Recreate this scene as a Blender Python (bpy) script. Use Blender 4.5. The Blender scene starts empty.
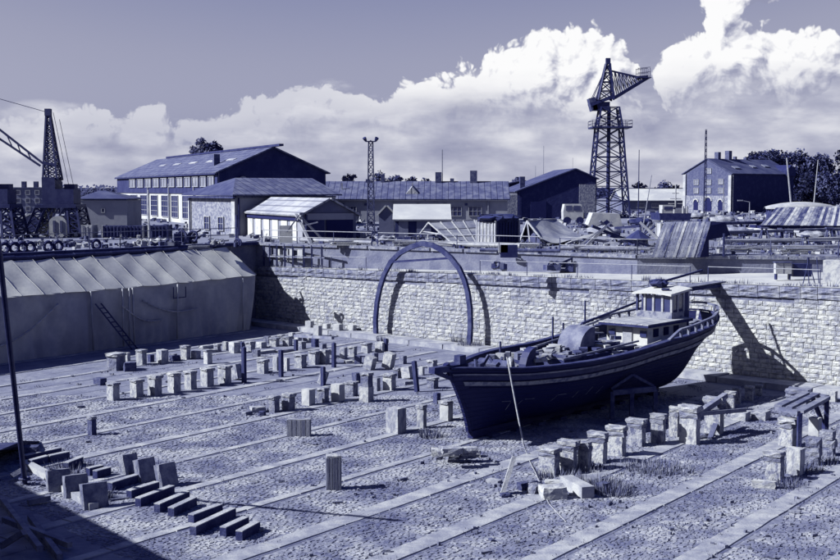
import bpy, math, random
from mathutils import Vector, Matrix
R = math.radians
rnd = random.Random(7)
S = bpy.context.scene
COL = S.collection

# ---------------------------------------------------------------- camera
TH = math.atan(90 / 1200)
cd = bpy.data.cameras.new('camera'); cam = bpy.data.objects.new('camera', cd); COL.objects.link(cam)
cam.location = (0, 0, 10); cam.rotation_euler = (math.pi / 2 - TH, 0, 0)
cd.sensor_width = 36; cd.lens = 1200 / 840 * 36; cd.clip_start = .5; cd.clip_end = 12000
S.camera = cam

# ---------------------------------------------------------------- tones (the whole place is graded indigo / white)
DARK, LIGHT = (15, 22, 82), (252, 252, 253)
def lin(c): return c / 12.92 if c <= .04045 else ((c + .055) / 1.055) ** 2.4
def C(g):
    return tuple(lin((a + (b - a) * g) / 255) for a, b in zip(DARK, LIGHT)) + (1,)

def A(g):     # base colours: the same tones as reflectances
    c = C(g); return (c[0] * .44, c[1] * .44, c[2] * .44 + .012 * (1 - g), 1)

# ---------------------------------------------------------------- sun and sky
SUN_TO = Vector((-.982, -.19, 0)).normalized()
EL = R(37)
sun_dir = Vector((SUN_TO.x * math.cos(EL), SUN_TO.y * math.cos(EL), math.sin(EL)))
sd = bpy.data.lights.new('sun', 'SUN'); sd.energy = 5.0; sd.angle = R(.5); sd.color = (.97, 1, .93)
sun = bpy.data.objects.new('sun', sd); COL.objects.link(sun)
sun.rotation_euler = (-sun_dir).to_track_quat('-Z', 'Y').to_euler()
sun.location = (-60, -20, 60)
S.view_settings.view_transform = 'Standard'; S.view_settings.look = 'None'
EXPO = 1.15; S.view_settings.exposure = EXPO; S.view_settings.gamma = 1

W = bpy.data.worlds.new('World'); S.world = W; W.use_nodes = True
nt = W.node_tree; nt.nodes.clear()
def N(t, typ, **k):
    n = t.nodes.new(typ)
    for a, b in k.items(): setattr(n, a, b)
    return n
def mth(t, op, a, b=None, c=None, clamp=False):
    n = N(t, 'ShaderNodeMath', operation=op); n.use_clamp = clamp
    for i, x in enumerate((a, b, c)):
        if x is None: continue
        if isinstance(x, (int, float)): n.inputs[i].default_value = x
        else: t.links.new(x, n.inputs[i])
    return n.outputs[0]
def sstep(t, x, a, b):
    n = N(t, 'ShaderNodeMapRange', interpolation_type='SMOOTHSTEP')
    t.links.new(x, n.inputs[0]); n.inputs[1].default_value = a; n.inputs[2].default_value = b
    return n.outputs[0]
def ramp(t, x, pts):
    n = N(t, 'ShaderNodeValToRGB'); t.links.new(x, n.inputs[0])
    while len(n.color_ramp.elements) < len(pts): n.color_ramp.elements.new(.5)
    for e, (p, c) in zip(n.color_ramp.elements, pts): e.position = p; e.color = c
    return n.outputs[0]

# cloud field as a node group over (u, v) = 100-pixel units of azimuth / elevation
def cloud_group():
    g = bpy.data.node_groups.new('cumulus', 'ShaderNodeTree')
    g.interface.new_socket('P', in_out='INPUT', socket_type='NodeSocketVector')
    g.interface.new_socket('D', in_out='OUTPUT', socket_type='NodeSocketFloat')
    gi, go = N(g, 'NodeGroupInput'), N(g, 'NodeGroupOutput')
    P_ = gi.outputs[0]
    # billows: warped smooth voronoi on two scales
    wn = N(g, 'ShaderNodeTexNoise', noise_dimensions='2D'); wn.inputs['Scale'].default_value = 1.6; wn.inputs['Detail'].default_value = 5
    g.links.new(P_, wn.inputs['Vector'])
    ws = N(g, 'ShaderNodeVectorMath', operation='SUBTRACT'); g.links.new(wn.outputs['Color'], ws.inputs[0]); ws.inputs[1].default_value = (.5, .5, .5)
    wm = N(g, 'ShaderNodeVectorMath', operation='SCALE'); g.links.new(ws.outputs[0], wm.inputs[0]); wm.inputs['Scale'].default_value = .34
    wa = N(g, 'ShaderNodeVectorMath', operation='ADD'); g.links.new(P_, wa.inputs[0]); g.links.new(wm.outputs[0], wa.inputs[1])
    WP = wa.outputs[0]
    env = None
    ell = [(.2, .8, .5, .3), (.7, .9, .6, .42), (1.15, 1.02, .55, .5), (1.55, 1.22, .42, .36), (1.85, 1.02, .3, .45), (1.75, .75, .5, .3),
           (2.65, 1.1, .32, .4), (3.1, 1.2, .42, .4), (3.6, 1.18, .42, .36), (2.97, 1.6, .22, .4), (3.2, 1.9, .3, .16), (4.25, 1.2, .3, .36),
           (4.9, 1.4, .8, .7), (6.2, 1.3, .9, .6),
           (-.25, .72, .4, .26), (-.75, .5, .5, .3), (-2.0, .5, .6, .2),
           (-1.45, .62, .5, .32), (-1.0, .7, .45, .32), (-.6, .66, .4, .22), (-3.25, .45, .55, .36), (-2.65, .5, .35, .3), (-3.9, .35, .5, .35),
           (-6.4, .9, 1.1, .7), (-8.5, .7, 1.4, .8), (9, .9, 1.6, .9), (12.5, .8, 1.8, .8), (-13, .7, 2, .9), (17, .9, 2, 1), (-18, .9, 2.4, 1.1)]
    for (a, b, ra, rb) in ell:
        s = N(g, 'ShaderNodeVectorMath', operation='SUBTRACT'); g.links.new(WP, s.inputs[0]); s.inputs[1].default_value = (a, b, 0)
        m = N(g, 'ShaderNodeVectorMath', operation='MULTIPLY'); g.links.new(s.outputs[0], m.inputs[0]); m.inputs[1].default_value = (1 / ra, 1 / rb, 0)
        l = N(g, 'ShaderNodeVectorMath', operation='LENGTH'); g.links.new(m.outputs[0], l.inputs[0])
        e = mth(g, 'SUBTRACT', 1, l.outputs['Value'])
        env = e if env is None else mth(g, 'SMOOTH_MAX', env, e, .25)
    out = env
    for sc, am in ((3.1, .25), (7.0, .17), (15, .10), (32, .05)):
        v = N(g, 'ShaderNodeTexVoronoi', feature='SMOOTH_F1', voronoi_dimensions='2D'); v.inputs['Scale'].default_value = sc
        v.inputs['Smoothness'].default_value = .35
        g.links.new(WP, v.inputs['Vector'])
        k = mth(g, 'MULTIPLY', mth(g, 'SUBTRACT', .42, v.outputs['Distance']), am * 1.6)
        out = mth(g, 'ADD', out, k)
    g.links.new(out, go.inputs[0])
    return g
CG = cloud_group()
tc = N(nt, 'ShaderNodeTexCoord'); sx = N(nt, 'ShaderNodeSeparateXYZ'); nt.links.new(tc.outputs['Generated'], sx.inputs[0])
az = mth(nt, 'ARCTAN2', sx.outputs[0], sx.outputs[1]); el = mth(nt, 'ARCSINE', sx.outputs[2])
U, V = mth(nt, 'MULTIPLY', az, 12), mth(nt, 'MULTIPLY', el, 12)
cv = N(nt, 'ShaderNodeCombineXYZ'); nt.links.new(U, cv.inputs[0]); nt.links.new(V, cv.inputs[1]); UV = cv.outputs[0]
def dens(off):
    a = N(nt, 'ShaderNodeVectorMath', operation='ADD'); nt.links.new(UV, a.inputs[0]); a.inputs[1].default_value = off
    g = N(nt, 'ShaderNodeGroup'); g.node_tree = CG; nt.links.new(a.outputs[0], g.inputs[0]); return g.outputs[0]
D0, D1, D2 = dens((0, 0, 0)), dens((-.05, .06, 0)), dens((-.2, .26, 0))
lit = mth(nt, 'ADD', mth(nt, 'MULTIPLY', mth(nt, 'SUBTRACT', D0, D1), 1.9), mth(nt, 'MULTIPLY', mth(nt, 'SUBTRACT', D0, D2), .38))
litv = mth(nt, 'ADD', lit, .7, clamp=True)
# nishita sky: its luminance, in the tint of the place
sky = N(nt, 'ShaderNodeTexSky', sky_type='NISHITA'); sky.sun_disc = False
sky.sun_elevation = EL; sky.sun_rotation = math.atan2(SUN_TO.x, SUN_TO.y)
sky.air_density = 1; sky.dust_density = 1.5; sky.ozone_density = 1
bw = N(nt, 'ShaderNodeRGBToBW'); nt.links.new(sky.outputs[0], bw.inputs[0])
skyl = mth(nt, 'MULTIPLY', bw.outputs[0], .085)      # sky strength, inside the 0.05-0.15 range
ZB = (.022, .05, .28, 1)     # deep blue overhead, out of view, chosen to tint the shadows
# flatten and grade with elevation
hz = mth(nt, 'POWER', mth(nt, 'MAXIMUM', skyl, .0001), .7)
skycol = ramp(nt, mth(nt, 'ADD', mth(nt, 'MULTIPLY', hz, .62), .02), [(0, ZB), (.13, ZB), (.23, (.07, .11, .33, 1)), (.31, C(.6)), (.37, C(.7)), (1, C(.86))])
# layered grey cloud under the cumulus
ln = N(nt, 'ShaderNodeTexNoise', noise_dimensions='2D'); ln.inputs['Scale'].default_value = 1; ln.inputs['Detail'].default_value = 8; ln.inputs['Roughness'].default_value = .55
mp = N(nt, 'ShaderNodeMapping'); mp.inputs['Scale'].default_value = (.75, 2.1, 1); nt.links.new(UV, mp.inputs[0]); nt.links.new(mp.outputs[0], ln.inputs['Vector'])
ln2 = N(nt, 'ShaderNodeTexNoise', noise_dimensions='2D'); ln2.inputs['Scale'].default_value = 1; ln2.inputs['Detail'].default_value = 6
mp2 = N(nt, 'ShaderNodeMapping'); mp2.inputs['Scale'].default_value = (1.5, 4.2, 1); mp2.inputs['Location'].default_value = (3, 8, 0)
nt.links.new(UV, mp2.inputs[0]); nt.links.new(mp2.outputs[0], ln2.inputs['Vector'])
edge = mth(nt, 'ADD', V, mth(nt, 'MULTIPLY', mth(nt, 'SUBTRACT', ln.outputs[0], .5), 1.5))
side = mth(nt, 'ADD', mth(nt, 'MULTIPLY', sstep(nt, U, -2.6, .4), .33), .62)
side = mth(nt, 'ADD', side, mth(nt, 'MULTIPLY', sstep(nt, U, 1.5, 2.5), .12))
la = mth(nt, 'SUBTRACT', 1, sstep(nt, mth(nt, 'SUBTRACT', edge, side), -.12, .1))
lg = mth(nt, 'ADD', mth(nt, 'ADD', mth(nt, 'MULTIPLY', ln2.outputs[0], .8), .17), mth(nt, 'MULTIPLY', ln.outputs[0], .25))
lg = mth(nt, 'ADD', lg, mth(nt, 'MULTIPLY', sstep(nt, V, .6, -.1), .0))
laycol = ramp(nt, lg, [(0, C(.44)), (.45, C(.58)), (.68, C(.71)), (1, C(.92))])
litv = mth(nt, 'MULTIPLY', litv, mth(nt, 'ADD', mth(nt, 'MULTIPLY', sstep(nt, U, -1.6, .6), .38), .62))
cumcol = ramp(nt, litv, [(0, C(.56)), (.35, C(.72)), (.62, C(.88)), (1, C(1))])
ca = sstep(nt, D0, -.02, .11)
# the lower parts of the towers sink into the layer
low = sstep(nt, mth(nt, 'ADD', mth(nt, 'SUBTRACT', V, side), mth(nt, 'MULTIPLY', ln.outputs[0], .5)), -.1, .42)
ca = mth(nt, 'MULTIPLY', ca, mth(nt, 'ADD', mth(nt, 'MULTIPLY', low, .9), .1))
ca = mth(nt, 'MULTIPLY', ca, mth(nt, 'ADD', mth(nt, 'MULTIPLY', sstep(nt, U, -1.2, .3), .3), .7))
def mixc(f, a, b):
    m = N(nt, 'ShaderNodeMix', data_type='RGBA'); nt.links.new(f, m.inputs[0])
    nt.links.new(a, m.inputs[6]); nt.links.new(b, m.inputs[7]); return m.outputs[2]
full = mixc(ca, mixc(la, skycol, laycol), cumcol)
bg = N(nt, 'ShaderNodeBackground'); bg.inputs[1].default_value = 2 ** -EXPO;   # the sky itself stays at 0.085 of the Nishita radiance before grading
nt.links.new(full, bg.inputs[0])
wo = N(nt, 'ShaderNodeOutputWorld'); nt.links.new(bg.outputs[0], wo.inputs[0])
S.cycles.diffuse_bounces = 1
W.cycles.sampling_method = 'MANUAL'; W.cycles.sample_map_resolution = 512

# ---------------------------------------------------------------- helpers
def P(x, y, z=0.0):
    """ground point seen at photo pixel (x, y), on the level z"""
    a = (x - 420) / 1200; b = -(y - 280) / 1200
    dy = math.cos(TH) + b * math.sin(TH); dz = -math.sin(TH) + b * math.cos(TH)
    t = (z - 10) / dz
    return Vector((a * t, dy * t, z))
def Q(x, y, Y):
    """point at world distance Y seen at pixel (x, y)"""
    a = (x - 420) / 1200; b = -(y - 280) / 1200
    dy = math.cos(TH) + b * math.sin(TH); dz = -math.sin(TH) + b * math.cos(TH)
    t = Y / dy
    return Vector((a * t, Y, 10 + dz * t))
U2, V2 = Vector((.595, .804, 0)), Vector((.804, -.595, 0))
UANG = math.atan2(.804, .595)

_m = {}
def mat(name, g, g2=None, sc=3.0, rough=.85, bump=.3, bsc=None, rand=0.0, st=(1, 1, 1), det=6, spec=.2, metal=0, coords='Object', wave=None, thr=(.35, .65), island=0.0, fine=.35, damp=False):
    """procedural surface: two tones mottled by noise, per-object variation, bump; optional grooves"""
    if name in _m: return _m[name]
    m = bpy.data.materials.new(name); m.use_nodes = True; t = m.node_tree; t.nodes.clear()
    o = N(t, 'ShaderNodeOutputMaterial'); b = N(t, 'ShaderNodeBsdfPrincipled'); t.links.new(b.outputs[0], o.inputs[0])
    b.inputs['Roughness'].default_value = rough; b.inputs['Specular IOR Level'].default_value = spec; b.inputs['Metallic'].default_value = metal
    g2 = g if g2 is None else g2
    c = N(t, 'ShaderNodeTexCoord'); mp = N(t, 'ShaderNodeMapping'); mp.inputs['Scale'].default_value = st
    if coords == 'World':
        ge = N(t, 'ShaderNodeNewGeometry'); t.links.new(ge.outputs['Position'], mp.inputs[0])
    else:
        t.links.new(c.outputs[coords], mp.inputs[0])
    oi = N(t, 'ShaderNodeObjectInfo')
    off = N(t, 'ShaderNodeVectorMath', operation='ADD'); t.links.new(mp.outputs[0], off.inputs[0])
    mo = mth(t, 'MULTIPLY', oi.outputs['Random'], 37.0 if coords != 'World' else 0.0)
    cx = N(t, 'ShaderNodeCombineXYZ'); t.links.new(mo, cx.inputs[0]); t.links.new(mo, cx.inputs[1]); t.links.new(cx.outputs[0], off.inputs[1])
    n1 = N(t, 'ShaderNodeTexNoise'); n1.inputs['Scale'].default_value = sc; n1.inputs['Detail'].default_value = det; n1.inputs['Roughness'].default_value = .62
    t.links.new(off.outputs[0], n1.inputs['Vector'])
    n2 = N(t, 'ShaderNodeTexNoise'); n2.inputs['Scale'].default_value = bsc or sc * 6; n2.inputs['Detail'].default_value = 5
    t.links.new(off.outputs[0], n2.inputs['Vector'])
    f = sstep(t, n1.outputs[0], thr[0], thr[1])
    f = mth(t, 'ADD', mth(t, 'MULTIPLY', f, 1 - fine), mth(t, 'MULTIPLY', n2.outputs[0], fine * 1.0))
    if rand or island:
        r = mth(t, 'MULTIPLY', mth(t, 'SUBTRACT', oi.outputs['Random'], .5), rand)
        if island:
            ge2 = N(t, 'ShaderNodeNewGeometry')
            r = mth(t, 'ADD', r, mth(t, 'MULTIPLY', mth(t, 'SUBTRACT', ge2.outputs['Random Per Island'], .5), island))
        f = mth(t, 'ADD', f, r)
    if damp:     # soot and algae runs: dark stains that follow the height of the wall
        gp = N(t, 'ShaderNodeNewGeometry'); sp = N(t, 'ShaderNodeSeparateXYZ'); t.links.new(gp.outputs['Position'], sp.inputs[0])
        n3 = N(t, 'ShaderNodeTexNoise'); n3.inputs['Scale'].default_value = 1.0; n3.inputs['Detail'].default_value = 6
        m3 = N(t, 'ShaderNodeMapping'); m3.inputs['Scale'].default_value = (.9, .9, .25); t.links.new(gp.outputs['Position'], m3.inputs[0]); t.links.new(m3.outputs[0], n3.inputs['Vector'])
        hh = mth(t, 'ADD', sp.outputs[2], mth(t, 'MULTIPLY', mth(t, 'SUBTRACT', n3.outputs[0], .5), 5.0))
        st_ = mth(t, 'ADD', mth(t, 'MULTIPLY', sstep(t, hh, 3.4, 5.4), .5), mth(t, 'MULTIPLY', mth(t, 'SUBTRACT', 1, sstep(t, hh, -.9, .5)), .35))
        f = mth(t, 'SUBTRACT', f, st_)
    col = ramp(t, f, [(0, A(g)), (.5, A((g + g2) / 2)), (1, A(g2))])
    h = n2.outputs[0]
    if wave:
        ax, wsc, dep, wid = wave   # grooves along an axis of the object: (axis, per metre, darkness, width 0..1)
        s = N(t, 'ShaderNodeSeparateXYZ'); t.links.new(c.outputs['Object'] if coords != 'World' else mp.outputs[0], s.inputs[0])
        fr = mth(t, 'FRACT', mth(t, 'MULTIPLY', s.outputs[ax], wsc))
        gr = mth(t, 'ABSOLUTE', mth(t, 'SUBTRACT', fr, .5))
        gs = sstep(t, gr, .5 - wid, .5)
        h = mth(t, 'SUBTRACT', h, mth(t, 'MULTIPLY', gs, 2.2))
        mx = N(t, 'ShaderNodeMix', data_type='RGBA'); t.links.new(mth(t, 'MULTIPLY', gs, dep), mx.inputs[0])
        t.links.new(col, mx.inputs[6]); mx.inputs[7].default_value = A(max(g * .25, 0)); col = mx.outputs[2]
    t.links.new(col, b.inputs['Base Color'])
    if bump:
        bp = N(t, 'ShaderNodeBump'); bp.inputs['Strength'].default_value = bump; bp.inputs['Distance'].default_value = .05
        t.links.new(h, bp.inputs['Height']); t.links.new(bp.outputs[0], b.inputs['Normal'])
    _m[name] = m
    return m

class MB:
    def __init__(s): s.v = []; s.f = []; s.smooth = False
    def add(s, vs, fs):
        o = len(s.v); s.v += [tuple(p) for p in vs]; s.f += [tuple(i + o for i in f) for f in fs]; return s
    def obox(s, c, X, Y, Z, taper=1.0):
        c, X, Y, Z = map(Vector, (c, X, Y, Z))
        vs = []
        for k, tp in ((-1, 1), (1, taper)):
            for i, j in ((-1, -1), (1, -1), (1, 1), (-1, 1)): vs.append(c + X * i * tp + Y * j * tp + Z * k)
        return s.add(vs, [(3, 2, 1, 0), (4, 5, 6, 7), (0, 1, 5, 4), (1, 2, 6, 5), (2, 3, 7, 6), (3, 0, 4, 7)])
    def box(s, x, y, z, sx, sy, sz, rz=0, rx=0, ry=0, taper=1.0):
        m = Matrix.Rotation(rz, 3, 'Z') @ Matrix.Rotation(ry, 3, 'Y') @ Matrix.Rotation(rx, 3, 'X')
        return s.obox((x, y, z), m @ Vector((sx / 2, 0, 0)), m @ Vector((0, sy / 2, 0)), m @ Vector((0, 0, sz / 2)), taper)
    def bar(s, p, q, w, h=None, up=(0, 0, 1)):
        p, q = Vector(p), Vector(q); d = q - p
        if d.length < 1e-5: return s
        z = d.normalized(); u = Vector(up)
        if abs(z.dot(u)) > .97: u = Vector((1, 0, 0))
        x = z.cross(u).normalized(); y = x.cross(z).normalized()
        return s.obox((p + q) / 2, x * w / 2, y * (h or w) / 2, d / 2)
    def tube(s, p, q, r, n=6, r2=None, cap=True):
        p, q = Vector(p), Vector(q); r2 = r if r2 is None else r2; z = (q - p).normalized()
        u = Vector((0, 0, 1)) if abs(z.z) < .95 else Vector((1, 0, 0)); x = z.cross(u).normalized(); y = z.cross(x)
        vs = [a + (x * math.cos(2 * math.pi * i / n) + y * math.sin(2 * math.pi * i / n)) * rr for a, rr in ((p, r), (q, r2)) for i in range(n)]
        fs = [(i, (i + 1) % n, n + (i + 1) % n, n + i) for i in range(n)]
        if cap: fs += [tuple(range(n - 1, -1, -1)), tuple(range(n, 2 * n))]
        return s.add(vs, fs)
    def path(s, pts, r, n=6):
        for a, b in zip(pts, pts[1:]): s.tube(a, b, r, n)
        return s
    def prism(s, poly, d):
        """poly = list of 3-D points (planar), d = extrusion vector"""
        d = Vector(d); a = [Vector(p) for p in poly]; n = len(a)
        return s.add(a + [p + d for p in a], [tuple(range(n - 1, -1, -1)), tuple(range(n, 2 * n))] + [(i, (i + 1) % n, n + (i + 1) % n, n + i) for i in range(n)])
    def ring(s, c, ax, r, t, n=14, m=6):
        c = Vector(c); ax = Vector(ax).normalized(); u = Vector((0, 0, 1)) if abs(ax.z) < .9 else Vector((1, 0, 0))
        x = ax.cross(u).normalized(); y = ax.cross(x); vs = []; fs = []
        for i in range(n):
            a = 2 * math.pi * i / n; e = x * math.cos(a) + y * math.sin(a)
            for j in range(m):
                b = 2 * math.pi * j / m; vs.append(c + e * (r + t * math.cos(b)) + ax * t * math.sin(b))
        for i in range(n):
            for j in range(m): fs.append((i * m + j, ((i + 1) % n) * m + j, ((i + 1) % n) * m + (j + 1) % m, i * m + (j + 1) % m))
        return s.add(vs, fs)
    def grid(s, fn, nu, nv, close=False):
        vs = [fn(i / nu, j / nv) for i in range(nu + 1) for j in range(nv + 1)]
        return s.add(vs, [(i * (nv + 1) + j, (i + 1) * (nv + 1) + j, (i + 1) * (nv + 1) + j + 1, i * (nv + 1) + j + 1) for i in range(nu) for j in range(nv)])
    def mesh(s, name, m, off=None):
        vs = s.v if off is None else [(a - off[0], b - off[1], c - off[2]) for a, b, c in s.v]
        me = bpy.data.meshes.new(name); me.from_pydata(vs, [], s.f); me.materials.append(m)
        if s.smooth:
            me.polygons.foreach_set('use_smooth', [True] * len(me.polygons))
        me.update(); return me
def link(name, me, parent=None, loc=(0, 0, 0), rz=0, **kw):
    o = bpy.data.objects.new(name, me); COL.objects.link(o); o.location = loc; o.rotation_euler = (0, 0, rz)
    if parent is not None: o.parent = parent
    for k, v in kw.items():
        if v: o[k] = v
    return o
def thing(name, label, cat, loc, rz=0, group=None):
    o = link(name, None, None, loc, rz, label=label, category=cat, group=group); return o
def part(name, mb, m, parent, **kw):
    """local coordinates of the parent"""
    return link(name, mb.mesh(name, m), parent, **kw)
def wpart(name, mb, m, parent, top=None, **kw):
    """world coordinates; parent (or its thing) has no rotation"""
    return link(name, mb.mesh(name, m, (top or parent).location), parent, **kw)
def single(name, label, cat, mb, m, loc=None, rz=0, group=None, world=False, **kw):
    if world:
        xs = [p[0] for p in mb.v]; ys = [p[1] for p in mb.v]; loc = (sum(xs) / len(xs), sum(ys) / len(ys), min(p[2] for p in mb.v))
        return link(name, mb.mesh(name, m, loc), None, loc, 0, label=label, category=cat, group=group, **kw)
    return link(name, mb.mesh(name, m), None, loc, rz, label=label, category=cat, group=group, **kw)
def copy_tree(o, parent=None):
    c = o.copy(); COL.objects.link(c); c.parent = parent
    for ch in list(o.children): copy_tree(ch, c)
    return c
def truss(mb, b, t, n, r, horiz=True, rr=None):
    """lattice between two quads of four points"""
    b = [Vector(p) for p in b]; t = [Vector(p) for p in t]; rr = rr or r * .6; k = len(b)
    for p, q in zip(b, t): mb.bar(p, q, r * 2)
    for i in range(n):
        f0, f1 = i / n, (i + 1) / n
        for j in range(k):
            a0, a1 = b[j].lerp(t[j], f0), b[j].lerp(t[j], f1); c0, c1 = b[(j + 1) % k].lerp(t[(j + 1) % k], f0), b[(j + 1) % k].lerp(t[(j + 1) % k], f1)
            mb.bar(a0, c1, rr * 2); mb.bar(c0, a1, rr * 2)
            if horiz: mb.bar(a1, c1, rr * 2)
    return mb

# ---------------------------------------------------------------- materials
M = dict(
    granite=mat('granite_rock_faced', .46, .97, sc=3.6, bump=1.0, bsc=18, rand=.26, island=.26, coords='World', fine=.45, thr=(.28, .6), damp=True),
    joint=mat('wall_joint_mortar', .36, .6, sc=3, bump=.5, coords='World'),
    coping=mat('weathered_coping', .36, .74, sc=2.6, bump=.7, bsc=12, rand=.25, coords='World'),
    floor=mat('cobble_ground', .36, .7, sc=.55, bump=.9, bsc=3.2, coords='World', fine=.55, thr=(.3, .7)),
    cobble=mat('cobble_stone', .34, .76, sc=.5, bump=.5, bsc=11, island=.3, coords='World', fine=.2),
    slab=mat('worn_floor_slab', .52, .82, sc=1.2, bump=.35, bsc=14, rand=.2, island=.2, coords='World'),
    groove=mat('damp_joint', .3, .56, sc=2, coords='World'),
    quay=mat('quay_gravel', .42, .68, sc=.12, bump=.5, bsc=2.5, coords='World', fine=.45),
    terrace=mat('pale_concrete_path', .74, .92, sc=.5, bump=.25, bsc=6, coords='World'),
    qwall=mat('grey_retaining_wall', .36, .62, sc=.9, bump=.6, bsc=7, coords='World', fine=.5),
    conc=mat('old_concrete', .46, .88, sc=2.6, bump=.5, bsc=9, rand=.3, thr=(.3, .6)),
    white=mat('whitewashed_concrete', .68, .9, sc=1.2, bump=.2, bsc=9),
    pedc=mat('worn_pedestal_concrete', .34, .86, sc=3.4, bump=.7, bsc=10, rand=.3, thr=(.34, .56)),
    stone=mat('broken_stone', .3, .7, sc=2.2, bump=.9, bsc=8, rand=.3, thr=(.3, .65)),
    cap=mat('weathered_cap', .42, .92, sc=3, bump=.7, bsc=12, rand=.3),
    timber=mat('dark_tarred_timber', .06, .3, sc=2, bump=.5, st=(1, 1, 1), bsc=14, rand=.2),
    plank=mat('grey_weathered_plank', .34, .66, sc=1.5, bump=.5, bsc=16, rand=.3),
    wood=mat('pale_weathered_wood', .6, .85, sc=1.5, bump=.4, bsc=16, rand=.3),
    crate=mat('crate_board', .38, .66, sc=1.2, bump=.5, bsc=20, rand=.35, st=(1, 1, .25)),
    steel=mat('dark_painted_steel', .04, .2, sc=2, rough=.55, bump=.15),
    rail=mat('galvanised_pipe', .5, .7, sc=4, rough=.5, bump=.1),
    rust=mat('rusted_iron', .12, .42, sc=3, bump=.4, bsc=15, rand=.3),
    black=mat('black_recess_shade', 0, .06, sc=2, bump=.1),  # black colour standing in for shade inside openings and under roofs
    rubber=mat('tyre_rubber', .02, .1, sc=4, rough=.8),
    glass=mat('window_glass', .12, .3, sc=.6, rough=.12, bump=0, spec=.6),
    glass_l=mat('pale_window_glass', .5, .72, sc=.6, rough=.2, bump=0, spec=.6),
    frame=mat('window_frame_paint', .62, .8, sc=2, bump=.1),
    hull=mat('black_hull_paint', 0, .12, sc=1.1, rough=.6, bump=.5, bsc=9, wave=(2, 5.2, .9, .07), st=(.35, .35, 1.6), thr=(.45, .75), det=9),
    stripe=mat('chipped_pale_stripe', .34, .72, sc=3.5, bump=.2, thr=(.38, .56)),
    deck=mat('grey_deck_board', .34, .7, sc=1.4, bump=.4, bsc=12, island=.4),
    cabin=mat('cabin_white_paint', .66, .97, sc=1.6, bump=.2, thr=(.3, .5)),
    roofp=mat('peeling_cabin_roof', .5, .97, sc=1.3, bump=.3, thr=(.3, .45)),
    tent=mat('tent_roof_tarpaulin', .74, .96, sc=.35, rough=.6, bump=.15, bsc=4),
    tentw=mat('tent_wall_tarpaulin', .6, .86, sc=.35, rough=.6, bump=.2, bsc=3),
    rope=mat('pale_rope', .62, .86, sc=8),
    bark=mat('bark', .1, .3, sc=4),
    leaf=mat('leaf', .04, .34, sc=.5, rough=.7, bump=0, island=.7, coords='World'),
    grass=mat('dry_grass', .24, .62, sc=.6, rough=.9, bump=0, island=.7, coords='World'),
    wall_w=mat('white_plaster', .74, .92, sc=.25, bump=.15, bsc=3, coords='World'),
    wall_g=mat('grey_plaster', .56, .7, sc=.3, bump=.15, bsc=3, coords='World'),
    wall_d=mat('dark_board_cladding', .05, .2, sc=.6, bump=.3, bsc=4, coords='World'),
    wall_m=mat('mid_grey_render', .36, .5, sc=.4, bump=.2, bsc=3, coords='World'),
    rubble=mat('rubble_masonry', .38, .76, sc=3.6, bump=.7, bsc=6, coords='World', fine=.4, thr=(.4, .6)),
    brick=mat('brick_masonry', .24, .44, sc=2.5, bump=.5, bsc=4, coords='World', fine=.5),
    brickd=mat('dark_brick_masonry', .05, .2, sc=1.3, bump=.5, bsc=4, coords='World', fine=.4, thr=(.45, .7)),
    roof_d=mat('dark_sheet_roof', .16, .36, sc=.5, bump=.3, bsc=5, coords='World'),
    roof_m=mat('seamed_sheet_roof', .22, .5, sc=1.1, bump=.4, bsc=4, wave=(0, 1.3, .7, .12)),
    roof_l=mat('corrugated_light_roof', .58, .84, sc=.6, bump=.6, bsc=5, wave=(0, 1.2, .6, .16)),
    roof_s=mat('striped_rusty_roof', .2, .85, sc=.9, bump=.4, bsc=3, rand=1.2, thr=(.3, .7)),
    tarp_d=mat('dark_tarpaulin', .1, .26, sc=.8, rough=.6, bump=.5, bsc=3),
    tarp_l=mat('pale_tarpaulin', .46, .8, sc=.6, rough=.6, bump=.5, bsc=3),
    cont=mat('pale_container_paint', .55, .9, sc=1.3, bump=.6, wave=(0, 3.2, .5, .2)),
    cont_d=mat('dark_container_paint', .08, .2, sc=1.3, bump=.6, wave=(0, 3.2, .5, .2)),
)
# ================================================================ THE DRY DOCK: floor, walls, quay
def px_of(p):
    x, y, z = p[0], p[1], p[2] - 10
    cy = y * math.cos(TH) - z * math.sin(TH); cz = y * math.sin(TH) + z * math.cos(TH)
    return 420 + 1200 * x / cy, 280 - 1200 * cz / cy
E_ = Vector((.728, -.686, 0)).normalized(); W0 = Vector((19.34, 60.51, 0)); N_ = Vector((-E_.y, E_.x, 0))   # wall direction, origin, inward normal (behind)
def ztop(t): return 5.13 + .0195 * t
def wallpt(t, b=0, z=0): p = W0 + E_ * t + N_ * b; return Vector((p.x, p.y, z))
def before_wall(p): return (Vector((p[0], p[1], 0)) - W0).dot(N_)
UP = [Vector(p + (0,)) for p in ((-75, 14), (-12.4, 90.6), (5.2, 78.8), (13.2, 72.8), (25, 71.2), (40, 66.5), (62, 57))]

# quay: one sheet to the horizon
mb = MB(); poly = [(p.x, p.y, 6) for p in UP] + [(6000, 57, 6), (6000, 9000, 6), (-6000, 9000, 6), (-6000, 14, 6)]
mb.add(poly, [tuple(range(len(poly)))])
link('quay_ground', mb.mesh('quay_ground', M['quay']), kind='structure')
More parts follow.
